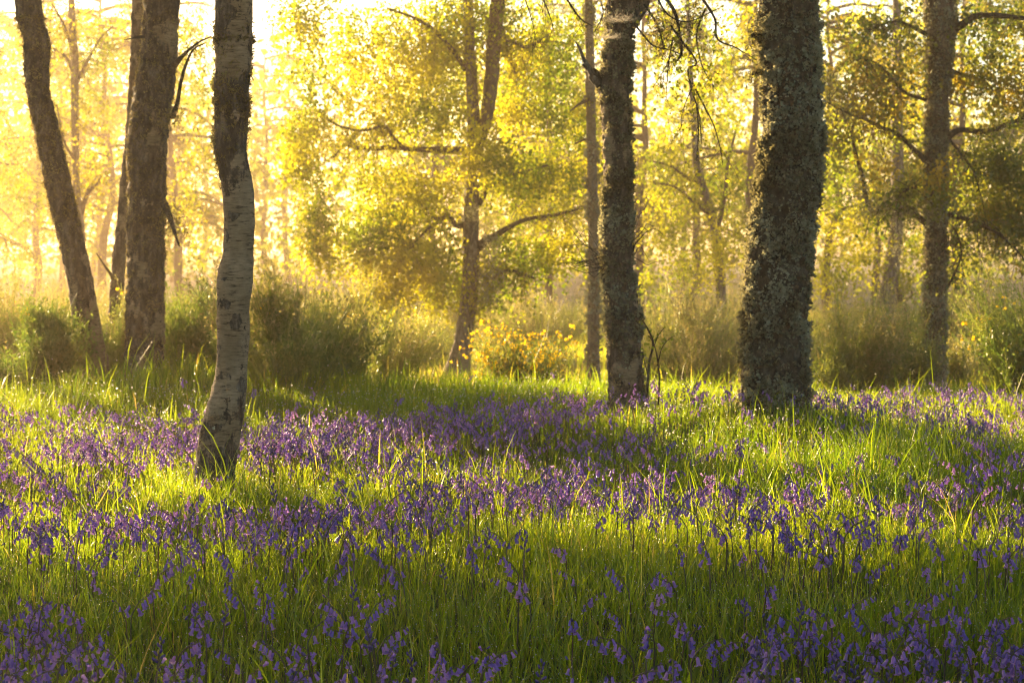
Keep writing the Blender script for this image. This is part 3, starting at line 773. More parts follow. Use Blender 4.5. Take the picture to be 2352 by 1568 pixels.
def right_far():
    Y = 31.0
    rows = [(2060, 100, 22), (2060, 300, 27), (2062, 400, 29), (2062, 480, 31), (2056, 550, 33), (2048, 620, 36), (2040, 680, 46), (2030, 730, 58), (2022, 780, 74)]
    P = px_path(rows, Y, 0, 7.0)
    t = tree_root('birch_tree', P, 'brown trunk with a slanting foot, standing in the broom beside the far right trunk')
    V, Fq = tube(P, 14, 60, .12, 6); mb = MB(); mb.add(V, Fq, 0, .2); mb.build('trunk', BARK_GREY, t)
    limb(t, [(2055, 660, 18), (2072, 690, 18), (2080, 730, 20), (2084, 790, 24)], Y + .2, 0, 'stem'); limb(t, [(2076, 690, 8), (2090, 680, 6), (2094, 665, 4)], Y + .2)
    cl = [(1950, 500, 90, 60, 90), (1960, 590, 80, 50, 80), (2100, 560, 60, 60, 60), (1920, 400, 90, 70, 70), (2080, 640, 50, 40, 40), (1900, 640, 60, 30, 40), (1960, 300, 100, 80, 60), (2080, 250, 90, 90, 60), (2200, 600, 60, 60, 40), (2220, 420, 70, 80, 60), (2060, -20, 250, 120, 120)]
    crown(t, sprays(cl, Y, per=14, length=.5), .054, LEAF, 'crown', 0, .9)


def left_far():
    Y = 29.0
    rows = [(164, -10, 14), (166, 60, 18), (172, 150, 19), (172, 250, 18), (174, 350, 17), (176, 430, 16), (184, 520, 20), (188, 620, 22), (186, 760, 26), (184, 800, 30)]
    P = px_path(rows, Y, 0, 7.0)
    t = tree_root('birch_tree', P, 'hazy slim birch glowing in the mist between the two left trunks')
    V, Fq = tube(P, 10, 60, .12, 6); mb = MB(); mb.add(V, Fq, 0, .3); mb.build('trunk', BARK_GREY, t)
    B = [limb(t, rw, Y, rng.uniform(-.8, .8)) for rw in ([(176, 190, 10), (200, 140, 8), (230, 90, 6), (260, 60, 4)], [(174, 180, 10), (150, 130, 7), (120, 110, 5)], [(184, 500, 12), (205, 450, 10), (225, 420, 6), (235, 400, 3)], [(175, 370, 9), (150, 330, 6), (130, 240, 4)], [(172, 130, 9), (150, 60, 6), (120, 10, 4)])]
    mb = MB(); tp = [twigs_on(mb, b, 12, .5, .006) for b in B]
    cl = [(150, 60, 110, 60, 50), (240, 80, 80, 70, 40), (60, 130, 60, 80, 20), (200, 230, 70, 80, 25), (130, 250, 60, 70, 22), (200, 400, 60, 60, 22), (30, 420, 40, 90, 24), (20, 280, 40, 80, 20), (240, 330, 50, 80, 24), (440, 50, 40, 60, 30), (440, 170, 50, 100, 40), (440, 330, 45, 80, 34), (430, 450, 50, 70, 34), (100, 480, 60, 50, 14), (460, 560, 40, 40, 14)]
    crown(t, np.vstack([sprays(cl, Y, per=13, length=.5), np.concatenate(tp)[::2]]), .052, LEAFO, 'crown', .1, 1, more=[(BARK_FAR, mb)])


centre_tree(); right_tree(); slim_grey(); leaning_slim(); right_far(); left_far()


# ---- farther trees: three models, copied
def far_model(seed, H, Rr, nlv, leaf):
    r0 = np.random.default_rng(seed)
    k = 9; z = np.linspace(-.2, H, k)
    C = np.stack([np.cumsum(r0.normal(size=k)) * .12, np.cumsum(r0.normal(size=k)) * .12, z], -1); C -= C[0] * np.array([1, 1, 0])
    rad = np.linspace(.12, .025, k)
    mt = MB(); V, Fq = tube(np.hstack([C, rad[:, None]]), 10, 40, .15, 5); mt.add(V, Fq, 0, .3)
    pts = []
    for b in range(26):
        zb = r0.uniform(.22, .98) * H; i = zb / H * (k - 1); o = np.array([np.interp(zb, z, C[:, 0]), np.interp(zb, z, C[:, 1]), zb])
        an = r0.uniform(0, TAU); L = Rr * r0.uniform(.55, 1.1) * (1.0 - .35 * abs(zb / H - .55))
        q = np.linspace(0, 1, 7)[:, None]; d = np.array([math.cos(an), math.sin(an), r0.uniform(.05, .5)])
        Pb = o + d * L * q + np.array([0, 0, -.55]) * L * q ** 2.2 + r0.normal(size=(7, 3)) * .08 * q
        V, Fq = tube(np.hstack([Pb, np.linspace(.045, .008, 7)[:, None]]), 6, 16, .2, 6); mt.add(V, Fq, 0, .1)
        n = nlv // 26 // 14
        s = r0.uniform(.25, 1, n); st = np.stack([np.interp(s, q[:, 0], Pb[:, c]) for c in range(3)], -1)
        dd = unit(r0.normal(size=(n, 3)) * np.array([1, 1, .4])); LL = r0.uniform(.3, .9, (n, 1, 1)); u = np.linspace(.05, 1, 14)[None, :, None]
        pts.append((st[:, None] + dd[:, None] * LL * .6 * u + np.array([0, 0, -.9]) * LL * u ** 1.6 + r0.normal(size=(n, 14, 3)) * .05).reshape(-1, 3))
    pts = np.concatenate(pts); pts = pts[pts[:, 2] > .7]
    V, Fq = leaf_quads(pts, leaf * rng.uniform(.6, 1.3, len(pts)), .85, .3)
    mc = MB(); mc.add(V, Fq, 0, np.repeat(np.clip(.5 + rng.normal(size=len(pts)) * .25 + (fbm(pts * 1.2, 2) - .5), 0, 1), 4))
    return mt.mesh('trunk', [BARK_FAR]), mc.mesh('crown', [LEAF], False)


MODELS = [far_model(1, 8.2, 2.6, 15000, .062), far_model(2, 7.6, 2.9, 17000, .062), far_model(3, 8.4, 2.3, 11000, .060)]


DIM_MODELS = []  # same crowns in the darker leaf, dimmed by colour where they shone too brightly
for tm_, cm_ in MODELS:
    c2_ = cm_.copy(); c2_.materials[0] = LEAFO; DIM_MODELS.append((tm_, c2_))


def far_tree(px, Y, k, s, rz, label, group=None):
    x = (px - 1176) / F * Y
    o = empty('birch_tree', (x, Y, float(ground(x, Y)))); o.scale = (s, s, s); o.rotation_euler = (0, 0, rz)
    tag(o, label, 'tree', group)
    for nm, me in zip(('trunk', 'crown'), (DIM_MODELS if px > 1440 or px < 700 else MODELS)[k]):
        c = bpy.data.objects.new(nm, me); COL.objects.link(c); c.parent = o
    return o


GF = 'hazy birches filling the background'
FAR = [(-30, 60, 0, 1.1, 'pale misty birch in the upper left corner'),
       (240, 52, 1, 1.1, 'pale misty birch between the leaning trunk and thick left trunk'),
       (330, 68, 0, 1.15, 'faintest birch far behind the thick left trunk'),
       (140, 74, 0, 1.2, 'faintest birch far behind the hazy slim birch'),
       (60, 52, 2, 1.0, 'faint birch dissolving in the golden mist behind the leaning trunk'),
       (430, 47, 2, .95, 'misty birch between the thick left trunk and the mossy pale birch'),
       (610, 84, 0, 1.2, 'palest misty tree in the gap beside the mossy pale birch'),
       (-120, 40, 2, .9, 'blurred birch whose leaves reach in over the left border'),
       (1010, 52, 1, .95, 'bright yellow birch far behind the forked birch'),
       (1270, 44, 0, .95, 'leafy yellow birch between the forked birch and slender grey trunk'),
       (1200, 58, 1, 1.0, 'distant pale birch low behind the forked birch trunk'),
       (1480, 42, 1, .95, 'leafy birch filling the space right of the snagged trunk'),
       (1580, 55, 2, 1.0, 'distant birch behind the slim curving trunk'),
       (1720, 37, 0, .92, 'dense birch half hidden by the thickest trunk'),
       (1900, 45, 1, .98, 'leafy golden birch right behind the thickest trunk'),
       (2010, 56, 0, 1.0, 'distant golden birch behind the slanting brown trunk'),
       (2210, 40, 1, .95, 'dark leafy birch behind the straight far right trunk'),
       (2370, 33, 1, .85, 'dark bushy birch at the right border'),
       (2480, 48, 0, 1.0, 'birch beyond the right border with leaves reaching in')]
for i, (px, Y, k, s, lb) in enumerate(FAR): far_tree(px, Y, k, s, i * 2.4, lb, GF)

# unseen trees placed beyond the left border, crowns shaped to shade the foreground
sx, cx = math.sin(SUN_AZ), math.cos(SUN_AZ)
def sun_spot(wd, u): return (-sx * wd + cx * u, cx * wd + sx * u)
def shade_tree(u, wd, base, topz, label, nclump=230, ru=1.15, rw=.55, shade_boughs=()):
    x, y = sun_spot(wd, u); g = float(ground(x, y))
    t = tag(empty('birch_tree', (x, y, g)), label, 'tree', 'birches beyond the left border')
    P = np.array([[x, y, g - .1, .16], [x + .1, y, 2, .13], [x, y + .1, 4.5, .1], [x + .1, y, topz - .5, .03]])
    V, Fq = tube(P, 12, 40, .1, 5); mb = MB(); mb.add(V, Fq, 0, .3); mb.build('trunk', BARK_GREY, t)
    pts = []
    for k in range(nclump):
        du, dw = rng.uniform(-ru, ru), rng.uniform(-rw, rw); a, b = sun_spot(wd + dw, u + du)
        z = base + .14 * (u + du) + dw * math.tan(SUN_EL) + (topz - base) * rng.random() ** 2.2
        pts.append(np.array([a, b, z]) + rng.normal(size=(120, 3)) * np.array([.22, .22, .11]))
    for (ub, zb, su, sz, nb) in shade_boughs:                      # unseen low leaf clumps added to cast shade patches on the meadow
        for k in range(nb):
            a, b = sun_spot(wd + rng.uniform(-.3, .3), ub + rng.uniform(-su, su))
            pts.append(np.array([a, b, zb + rng.uniform(-sz, sz)]) + rng.normal(size=(90, 3)) * np.array([.10, .10, .05]))
    crown(t, np.concatenate(pts), .055)
shade_tree(1.3, 22.0, 3.52, 6.4, 'birch out of sight beyond the left border, shading the nearest flowers')
shade_tree(3.0, 22.4, 3.57, 6.6, 'second birch out of sight beyond the left border, shading the middle of the foreground', shade_boughs=[(3.75, 3.58, .30, .09, 16)])
shade_tree(4.6, 22.0, 3.50, 6.4, 'birch out of sight beyond the left border, shading the near right flowers', shade_boughs=[(6.9, 3.57, .55, .12, 18), (6.7, 2.86, .8, .10, 22), (5.6, 3.2, .5, .05, 8)])


# the wood that closes the view, one far mass
def distant_wood():
    n = 52000; y = rng.uniform(72, 125, n); x = rng.uniform(-1, 1, n) * y * .42
    top = 6.0 + 5.0 * noise2(x, y * .6, .16, 2.0)
    z = -.7 + (top + .7) * rng.random(n) ** .8
    V, Fq = leaf_quads(np.stack([x, y, z], -1), .34 * rng.uniform(.5, 1.3, n), .8); mb = MB(); mb.add(V, Fq, 0, np.repeat(np.clip(.4 + rng.normal(size=n) * .2, 0, 1), 4))
    n = 26; y = rng.uniform(85, 120, n); x = rng.uniform(-1, 1, n) * y * .42; k = 5
    for i in range(n):
        V, Fq = tube(np.array([[x[i], y[i], -.8, .16], [x[i] + rng.normal() * .3, y[i], 3, .12], [x[i] + rng.normal() * .6, y[i], 7.5, .04]]), 5, 8); mb.add(V, Fq, 1, .2)
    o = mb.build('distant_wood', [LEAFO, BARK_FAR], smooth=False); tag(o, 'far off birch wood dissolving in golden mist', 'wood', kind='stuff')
distant_wood()

# ------------------------------------------------------------------ broom shrubs
def broom_mesh(seed, wd, ht, n, tip=.5, green=.3, leafn=10):
    r0 = np.random.default_rng(seed)
    k = 7
    n = int(n * 1.0); nc = max(6, int(5 + wd * 4)); ck = r0.integers(0, nc, n)
    can = r0.uniform(0, TAU, nc); crr = np.sqrt(r0.random(nc)); ch = r0.uniform(.45, 1.18, nc)
    an = can[ck] + r0.normal(size=n) * .28; rr = np.clip(crr[ck] + r0.normal(size=n) * .10, 0, 1)
    base = np.stack([np.cos(an) * rr * wd * .20, np.sin(an) * rr * wd * .20, np.full(n, -.05)], -1)
    H = ht * (1 - .35 * rr ** 1.5) * ch[ck] * r0.uniform(.6, 1.15, n)
    outw = np.stack([np.cos(an), np.sin(an), np.zeros(n)], -1) * (rr * wd * .32)[:, None] + r0.normal(size=(n, 3)) * wd * .04 * np.array([1, 1, 0])
    s = np.linspace(0, 1, k)[None, :, None]
    P = base[:, None] + np.array([0, 0, 1.]) * H[:, None, None] * s + outw[:, None] * s ** 1.6 + r0.normal(size=(n, k, 3)) * .015 * s
    W = np.linspace(.010, .003, k)[None].repeat(n, 0)
    side = unit(r0.normal(size=(n, 3)) * np.array([1, 1, .1]))
    tt = np.clip(green * .8 - .04 + (ch[ck] - .9) * .7 + r0.normal(size=n) * .12, 0, 1)
    mb = MB(); V, Fq = ribbons(P, W, side); mb.add(V, Fq, 0, np.repeat(tt, 2 * k))
    m = 7                                           # side twigs
    s0 = r0.uniform(.35, .95, (n, m)); idx = s0 * (k - 1); i0 = np.clip(idx.astype(int), 0, k - 2); f = (idx - i0)[..., None]
    ar = np.arange(n)[:, None]
    B = P[ar, i0] * (1 - f) + P[ar, i0 + 1] * f
    d = unit(outw[:, None] * .8 / max(wd, .1) + r0.normal(size=(n, m, 3)) * .35 + np.array([0, 0, 1.0]))
    L = ht * r0.uniform(.10, .26, (n, m, 1, 1)); q = np.linspace(0, 1, 4)[None, None, :, None]
    T = B[:, :, None] + d[:, :, None] * L * q + r0.normal(size=(n, m, 1, 3)) * .05 * q ** 2
    T = T.reshape(n * m, 4, 3); V, Fq = ribbons(T, np.linspace(.005, .002, 4)[None].repeat(n * m, 0), unit(r0.normal(size=(n * m, 3))))
    t2 = np.repeat(np.clip(tt[:, None] + tip * (s0 - .4) + r0.normal(size=(n, m)) * .1, 0, 1).ravel(), 8); mb.add(V, Fq, 0, t2)  # twigs tinted more golden towards the tips, backlit sheen put into the colour
    M = n * m; pick = r0.integers(0, M, M * leafn // 2); u = r0.random(len(pick))[:, None]
    C = T[pick, 0] * (1 - u) + T[pick, 3] * u + r0.normal(size=(len(pick), 3)) * .008
    V, Fq = leaf_quads(C, .024 * r0.uniform(.5, 1.5, len(C)), .45); mb.add(V, Fq, 0, np.repeat(np.clip(t2.reshape(-1, 8)[pick, 0] + .1, 0, 1), 4))
    return mb, T[:, 3]


def flowers_mesh(pts, size):
    mb = MB()
    for rep in range(2):
        V, Fq = leaf_quads(pts + rng.normal(size=pts.shape) * size * .25, size * rng.uniform(.7, 1.2, len(pts)), .9); mb.add(V, Fq, 0, np.repeat(rng.random(len(pts)), 4))
    return mb


def broom(px, Y, wd, ht, n, label, green=.3, tip=.5, fl=0, seed=1, flx=None):
    x = (px - 1176) / F * Y
    o = tag(empty('broom_shrub', (x, Y, float(ground(x, Y)))), label, 'shrub', 'broom shrubs at the edge of the clearing')
    mb, tips = broom_mesh(seed, wd, ht, n, tip, green)
    c = link('stems', mb.mesh('stems', [BROOM]), None); c.parent = o
    if fl:
        tp = tips[rng.integers(0, len(tips), fl // 4)]
        pts = np.concatenate([tp + rng.normal(size=tp.shape) * .035 for _ in range(4)])
        c = link('blossom', flowers_mesh(pts, .026 if not flx else flx).mesh('blossom', [PETAL_Y], False), None); c.parent = o
    return o


broom(30, 15.8, 1.6, 1.25, 420, 'tall brown gold broom with scattered yellow flowers left of the leaning trunk', .75, .4, 60, 21)
broom(88, 13.6, .95, .66, 480, 'low bushy green broom in front of the leaning trunk, left of its foot', .12, .25, 0, 22)
broom(262, 14.8, .45, .85, 130, 'small narrow broom squeezed between the two left trunks', .4, .5, 14, 23)
broom(448, 14.2, .55, .95, 260, 'dark green upright broom against the right side of the thick left trunk', .10, .35, 6, 54)
broom(505, 15.6, .9, .98, 260, 'golden tipped broom behind the mossy pale birch', .75, .5, 0, 25)
broom(680, 13.2, 1.45, .88, 420, 'wide golden tipped broom arching out to the right of the mossy pale birch', .42, .9, 10, 26)
broom(775, 14.6, 1.0, .74, 300, 'low olive gold broom between the arching broom and the forked birch foot', .6, .6, 4, 37)
broom(845, 17.5, 1.3, .98, 420, 'olive brown broom mound left of the forked birch foot', .6, .4, 0, 27)
broom(1195, 15.6, .85, .60, 150, 'broom covered with bright yellow flowers by the forked birch foot', .4, .4, 620, 28, .030)
broom(1260, 27, 2.2, 1.35, 380, 'hazy brown broom mound behind the yellow flowered broom', .85, .3, 0, 29)
broom(1600, 18.5, 1.5, .95, 400, 'golden backlit broom between the snagged trunk and the thickest trunk', .75, .5, 10, 30)
broom(1930, 15.8, 1.05, .85, 380, 'yellow green broom right of the thickest trunk', .5, .6, 0, 31)
broom(2050, 17.0, .8, .88, 240, 'dark green broom in front of the slanting brown trunk', .2, .5, 0, 32)
broom(2372, 14.0, 1.0, 1.15, 330, 'leggy green broom with few yellow flowers at the right border', .22, .4, 50, 33)
broom(2220, 19.5, 1.2, .78, 280, 'low golden broom right of the straight far right trunk', .8, .4, 0, 34)
broom(700, 24, 2.0, 1.25, 360, 'misty broom far behind the arching golden broom', .8, .4, 0, 35)

PROTO = [broom_mesh(40 + k, 2.5, 1.2, 380, .5, .64, 12)[0].mesh('stems', [BROOM]) for k in range(3)]
FB = [(20, 26, 'pale broom in the mist behind the leaning trunk'), (330, 30, 'pale broom in the mist behind the thick left trunk'), (560, 33, 'pale broom in the mist behind the mossy pale birch'),
      (960, 27, 'straw coloured broom just left of the forked birch trunk'), (860, 36, 'far straw coloured broom under the drooping birch leaves'), (1140, 38, 'far straw coloured broom right of the forked birch trunk'),
      (1330, 36, 'far straw coloured broom behind the slender grey trunk'), (1520, 28, 'straw coloured broom right of the snagged trunk'), (1690, 33, 'straw coloured broom left of the thickest trunk'),
      (1840, 27, 'straw coloured broom hidden partly by the thickest trunk'), (1960, 36, 'far straw coloured broom left of the slanting brown trunk'), (2140, 27, 'straw coloured broom behind the straight far right trunk'),
      (2300, 25, 'straw coloured broom near the right border'), (2230, 38, 'far straw coloured broom towards the right border'), (160, 40, 'farthest broom dissolving in the left mist'), (700, 44, 'farthest broom in the misty gap'), (450, 24, 'pale broom right of the thick left trunk'), (1430, 46, 'farthest broom behind the snagged trunk')]
for i, (px, Y, lb) in enumerate(FB):
    x = (px - 1176) / F * Y
    o = tag(empty('broom_shrub', (x, Y, float(ground(x, Y)))), lb, 'shrub', 'hazy broom shrubs in the background'); s = .85 + .3 * ((i * 37) % 10) / 10
    o.scale = (s * 1.1, s, s * .9); o.rotation_euler = (0, 0, i * 1.7)
    c = bpy.data.objects.new('stems', PROTO[i % 3]); COL.objects.link(c); c.parent = o


def sapling():
    Y = 11.0
    x, _, z = at(1500, 880, Y)
    o = tag(empty('sapling', (x, Y, float(ground(x, Y)))), 'thin bare sapling with few leaves beside the snagged trunk foot', 'sapling')
    mb = MB(); lv = []
    for ln in ([(1486, 930, 7), (1490, 840, 6), (1500, 790, 5), (1490, 760, 4), (1476, 735, 3)], [(1512, 930, 5), (1514, 860, 4), (1505, 800, 3), (1490, 770, 2)], [(1500, 800, 3), (1512, 770, 2), (1528, 750, 1.5)], [(1510, 840, 3), (1520, 800, 2), (1535, 780, 1.5), (1550, 770, 1)], [(1488, 860, 3), (1478, 820, 2), (1476, 790, 1.5)]):
        Pn = np.array([[*at(a, b, Y + rng.uniform(-.05, .05)), wd / ppm(Y) / 2] for a, b, wd in ln]); V, Fq = tube(Pn, 6, 30, .2, 30); mb.add(V, Fq, 0, .1)
        Q = smooth_path(Pn, 30)[8:, :3]; lv.append(Q[rng.integers(0, len(Q), 14)] + rng.normal(size=(14, 3)) * .012)
    mb.build('stem', BARK_OLD, o); crown(o, np.concatenate(lv), .02, LEAF, 'leaves')
sapling()


def cobweb(px, py, wpx, hpx, Y, label, nst=150):
    c = at(px, py, Y); w_, h_ = wpx / ppm(Y), hpx / ppm(Y)
    a = c + np.stack([rng.uniform(-.5, .5, nst) * w_, rng.uniform(-.4, .4, nst) * w_, np.abs(rng.normal(size=nst)) * h_ * .12], -1)
    b = a + np.stack([rng.normal(size=nst) * w_ * .3, rng.normal(size=nst) * w_ * .25, rng.uniform(0, 1, nst) ** 4 * h_ * .6 + .001], -1)
    q = np.linspace(0, 1, 4)[None, :, None]; P = a[:, None] + (b - a)[:, None] * q - np.array([0, 0, .01]) * np.sin(q * math.pi)
    mb = MB(); V, Fq = ribbons(P, np.full((nst, 4), .0008), unit(rng.normal(size=(nst, 3)))); mb.add(V, Fq)
    o = empty('cobweb', c); tag(o, label, 'cobweb', 'cobwebs lit by the sun'); mb.build('silk', WEB, o)
cobweb(1420, 48, 60, 40, 11.05, 'bright cobweb spread across the top of the snagged trunk', 170)
cobweb(1395, 86, 50, 20, 11.05, 'lower cobweb strung to the left of the snagged trunk top', 160)
cobweb(1275, 30, 60, 60, 11.0, 'wide cobweb veil hanging left of the snagged trunk', 240)
cobweb(1575, 280, 60, 50, 10.9, 'cobweb slung in the weeping twigs between the two lichened trunks', 260)
cobweb(1605, 340, 16, 60, 10.9, 'narrow cobweb trailing from the lowest weeping twig', 130)


# ------------------------------------------------------------------ grass
def in_view(x, y, m=.6): return np.abs(x) < y * .262 + m


def bell_density(x, y):
    """stems per square metre"""
    n1 = noise2(x, y, .9, 3.0); n2 = noise2(x, y, 2.6, 8.0)
    px = 1176 + F * x / y
    d = np.zeros_like(x)
    band = np.exp(-((y - (6.15 - .25 * (px - 1176) / 1176)) / .62) ** 2) * 185
    back = np.clip((y - 6.8) / .5, 0, 1) * np.clip((11.4 - y) / .6, 0, 1) * 140
    back = back * (1 - .93 * np.exp(-((px - 640) / 230) ** 2 - ((y - 7.55) / .75) ** 2)) * (1 - .93 * np.exp(-((px - 2060) / 230) ** 2 - ((y - 9.0) / .75) ** 2))
    back = back * (1 - .75 * np.exp(-((px - 1750) / 150) ** 2 - ((y - 10.0) / .6) ** 2))
    far = np.clip((y - 11.2) / .3, 0, 1) * np.clip((13.6 - y) / 1.0, 0, 1) * (5 + 75 * np.clip((px - 1850) / 200, 0, 1))
    fore = np.clip((5.5 - y) / .3, 0, 1) * (125 - 50 * np.clip((4.35 - y) / .5, 0, 1) + 30 * np.clip((px - 1000) / 800, 0, 1))
    fore = fore * (1 - .6 * np.exp(-((px - 300) / 350) ** 2 - ((y - 4.6) / .35) ** 2))
    d = np.maximum(np.maximum(band, back), np.maximum(far, fore))
    d = d * np.clip(.45 + (n1 - .34) * 2.4, np.where(y < 5.5, .4, .15), 1.5) * np.clip(.5 + (n2 - .35) * 2.0, .3, 1.6)
    d = d * (1 - .7 * np.exp(-((px - 300) / 420) ** 2 - ((y - 13.0) / 1.2) ** 2))
    return d


TRUNKS = [(-1.17, 7.9, .10), (.63, 11.3, .12), (1.41, 10.7, .21), (-2.9, 14, .12), (-2.5, 13.6, .17)]
def off_trunks(x, y):
    ok = np.ones(len(x), bool)
    for tx, ty, tr in TRUNKS: ok &= (x - tx) ** 2 + (y - ty) ** 2 > tr * tr
    return ok


def make_grass():
    mb = MB(); dew = []
    #        y0   y1   per m2, height, width, segments
    zones = [(3.0, 5.6, 7000, .135, .0029, 4), (5.6, 8.5, 5200, .135, .0032, 4), (8.5, 12.5, 3600, .135, .0038, 3), (12.5, 18, 1700, .15, .0045, 3), (18, 48, 260, .20, .009, 3)]
    for (y0, y1, dens, h0, w0, k) in zones:
        area = (y1 - y0) * (y1 * .524 + 1.2); n = int(area * dens)
        y = rng.uniform(y0, y1, n); x = rng.uniform(-1, 1, n) * (y1 * .262 + .6)
        keep = in_view(x, y) & off_trunks(x, y)
        bd = bell_density(x, y)
        keep &= rng.random(n) < np.clip(1.0 - bd / 520, .55, 1)
        x, y = x[keep], y[keep]; n = len(x)
        cl = noise2(x, y, 2.3, 1.5); c2 = noise2(x, y, .7, 5.5)
        # clumping: pull blades together around tussocks
        px = 1176 + F * x / y
        tall = 1.0 + .7 * np.exp(-((px - 500) / 70) ** 2 - ((y - 7.75) / .22) ** 2) + .55 * np.exp(-((px - 640) / 260) ** 2 - ((y - 7.6) / .8) ** 2) * .5 + .75 * np.exp(-((px - 2050) / 280) ** 2 - ((y - 9.0) / .8) ** 2) + .5 * np.exp(-((px - 1780) / 220) ** 2 - ((y - 10.1) / .7) ** 2) + .35 * np.exp(-((px - 330) / 300) ** 2 - ((y - 12.9) / 1.3) ** 2)
        h = h0 * rng.uniform(.45, 1.25, n) * np.clip(.55 + (cl - .3) * 1.7, .4, 1.6) * tall
        big = rng.random(n) < .05; h[big] *= rng.uniform(1.3, 2.1, big.sum())
        an = rng.uniform(0, TAU, n); bend = h * rng.uniform(.08, .7, n) * np.where(big, .8, 1)
        dirv = np.stack([np.cos(an), np.sin(an), np.zeros(n)], -1)
        s = np.linspace(0, 1, k + 1)[None, :, None]
        base = np.stack([x, y, ground(x, y) - .01], -1)
        curl = rng.uniform(0, .45, n)[:, None, None]
        P = base[:, None] + dirv[:, None] * bend[:, None, None] * s ** 2 + np.array([0, 0, 1.]) * h[:, None, None] * (s - curl * s ** 3.2 * .6)
        sa = an + np.pi / 2 + rng.normal(size=n) * .5
        side = np.stack([np.cos(sa), np.sin(sa), rng.normal(size=n) * .15], -1)
        W = (w0 * rng.uniform(.6, 1.4, n) * np.where(big, 1.25, 1))[:, None] * np.interp(np.linspace(0, 1, k + 1), [0, .3, .75, 1], [.75, 1, .7, .08])[None]
        t = np.clip(.30 + (c2 - .5) * .7 + rng.normal(size=n) * .14, 0, .82); dry = rng.random(n) < .05; t[dry] = rng.uniform(.88, 1, dry.sum())
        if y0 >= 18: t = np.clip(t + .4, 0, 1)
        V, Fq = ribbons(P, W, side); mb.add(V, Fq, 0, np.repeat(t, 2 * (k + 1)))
        if y0 < 16:
            sel = rng.random(n) < (.24 if y0 < 5 else .19 if y0 < 8 else .15 if y0 < 12 else .06)
            j = rng.integers(2, k + 1, sel.sum()); j[rng.random(len(j)) < .5] = k
            dew.append(P[sel][np.arange(len(j)), j] + rng.normal(size=(len(j), 3)) * .001)
    o = mb.build('grass', GRASS); tag(o, 'long fresh green grass wet with dew', 'grass', kind='stuff')
    # tall dew-tipped blades and pale seed heads standing above the rest
    C = np.concatenate(dew); n = len(C)
    r = rng.uniform(.0012, .0027, n) * np.clip(C[:, 1] / 7.0, .75, 1.7); r[rng.random(n) < .06] *= 1.5
    o6 = np.array([[1, 0, 0], [-1, 0, 0], [0, 1, 0], [0, -1, 0], [0, 0, 1], [0, 0, -1]], float)
    f8 = np.array([[0, 2, 4], [2, 1, 4], [1, 3, 4], [3, 0, 4], [2, 0, 5], [1, 2, 5], [3, 1, 5], [0, 3, 5]])
    V = (C[:, None] + o6[None] * r[:, None, None]).reshape(-1, 3)
    Fq = ((np.arange(n) * 6)[:, None, None] + f8[None]).reshape(-1, 3)
    mb = MB(); mb.add(V, Fq); o = mb.build('dew_drops', DEW); tag(o, 'tiny sparkling dew drops on the grass', 'dew', kind='stuff')
    print('grass faces', n)
make_grass()


# ------------------------------------------------------------------ bluebells
def bell_profile(openness=1.0, L=.019):
    zs = np.array([0, .10, .40, .72, .90, 1.0]) * L
    rs = np.array([.0010, .0032, .0040, .0042, .0054, .0056 + .0042 * openness])
    if openness <= 0: rs = np.array([.0008, .0030, .0042, .0040, .0026, .0004]); zs = zs * .85
    return zs, rs


def bell_geo(openness, n=6, L=.020):
    """hangs along -z from the origin"""
    zs, rs = bell_profile(openness, L)
    th = np.arange(n * 1) * TAU / n; V = []
    for i, (z, r) in enumerate(zip(zs, rs)):
        rr = np.full(n, r); zz = np.full(n, -z)
        if openness > 0 and i == len(zs) - 1: rr[1::2] *= .72; zz[::2] += .0035 * openness
        V.append(np.stack([np.cos(th) * rr, np.sin(th) * rr, zz], -1))
    V = np.concatenate(V); k = len(zs)
    i, j = np.meshgrid(np.arange(k - 1), np.arange(n), indexing='ij'); a = i * n + j; b = i * n + (j + 1) % n
    return V, np.stack([a, b, b + n, a + n], -1).reshape(-1, 4)


def rot_to(d):
    """matrix turning -z onto d"""
    q = Vector((0, 0, -1)).rotation_difference(Vector([float(c) for c in d])); return np.array(q.to_matrix())


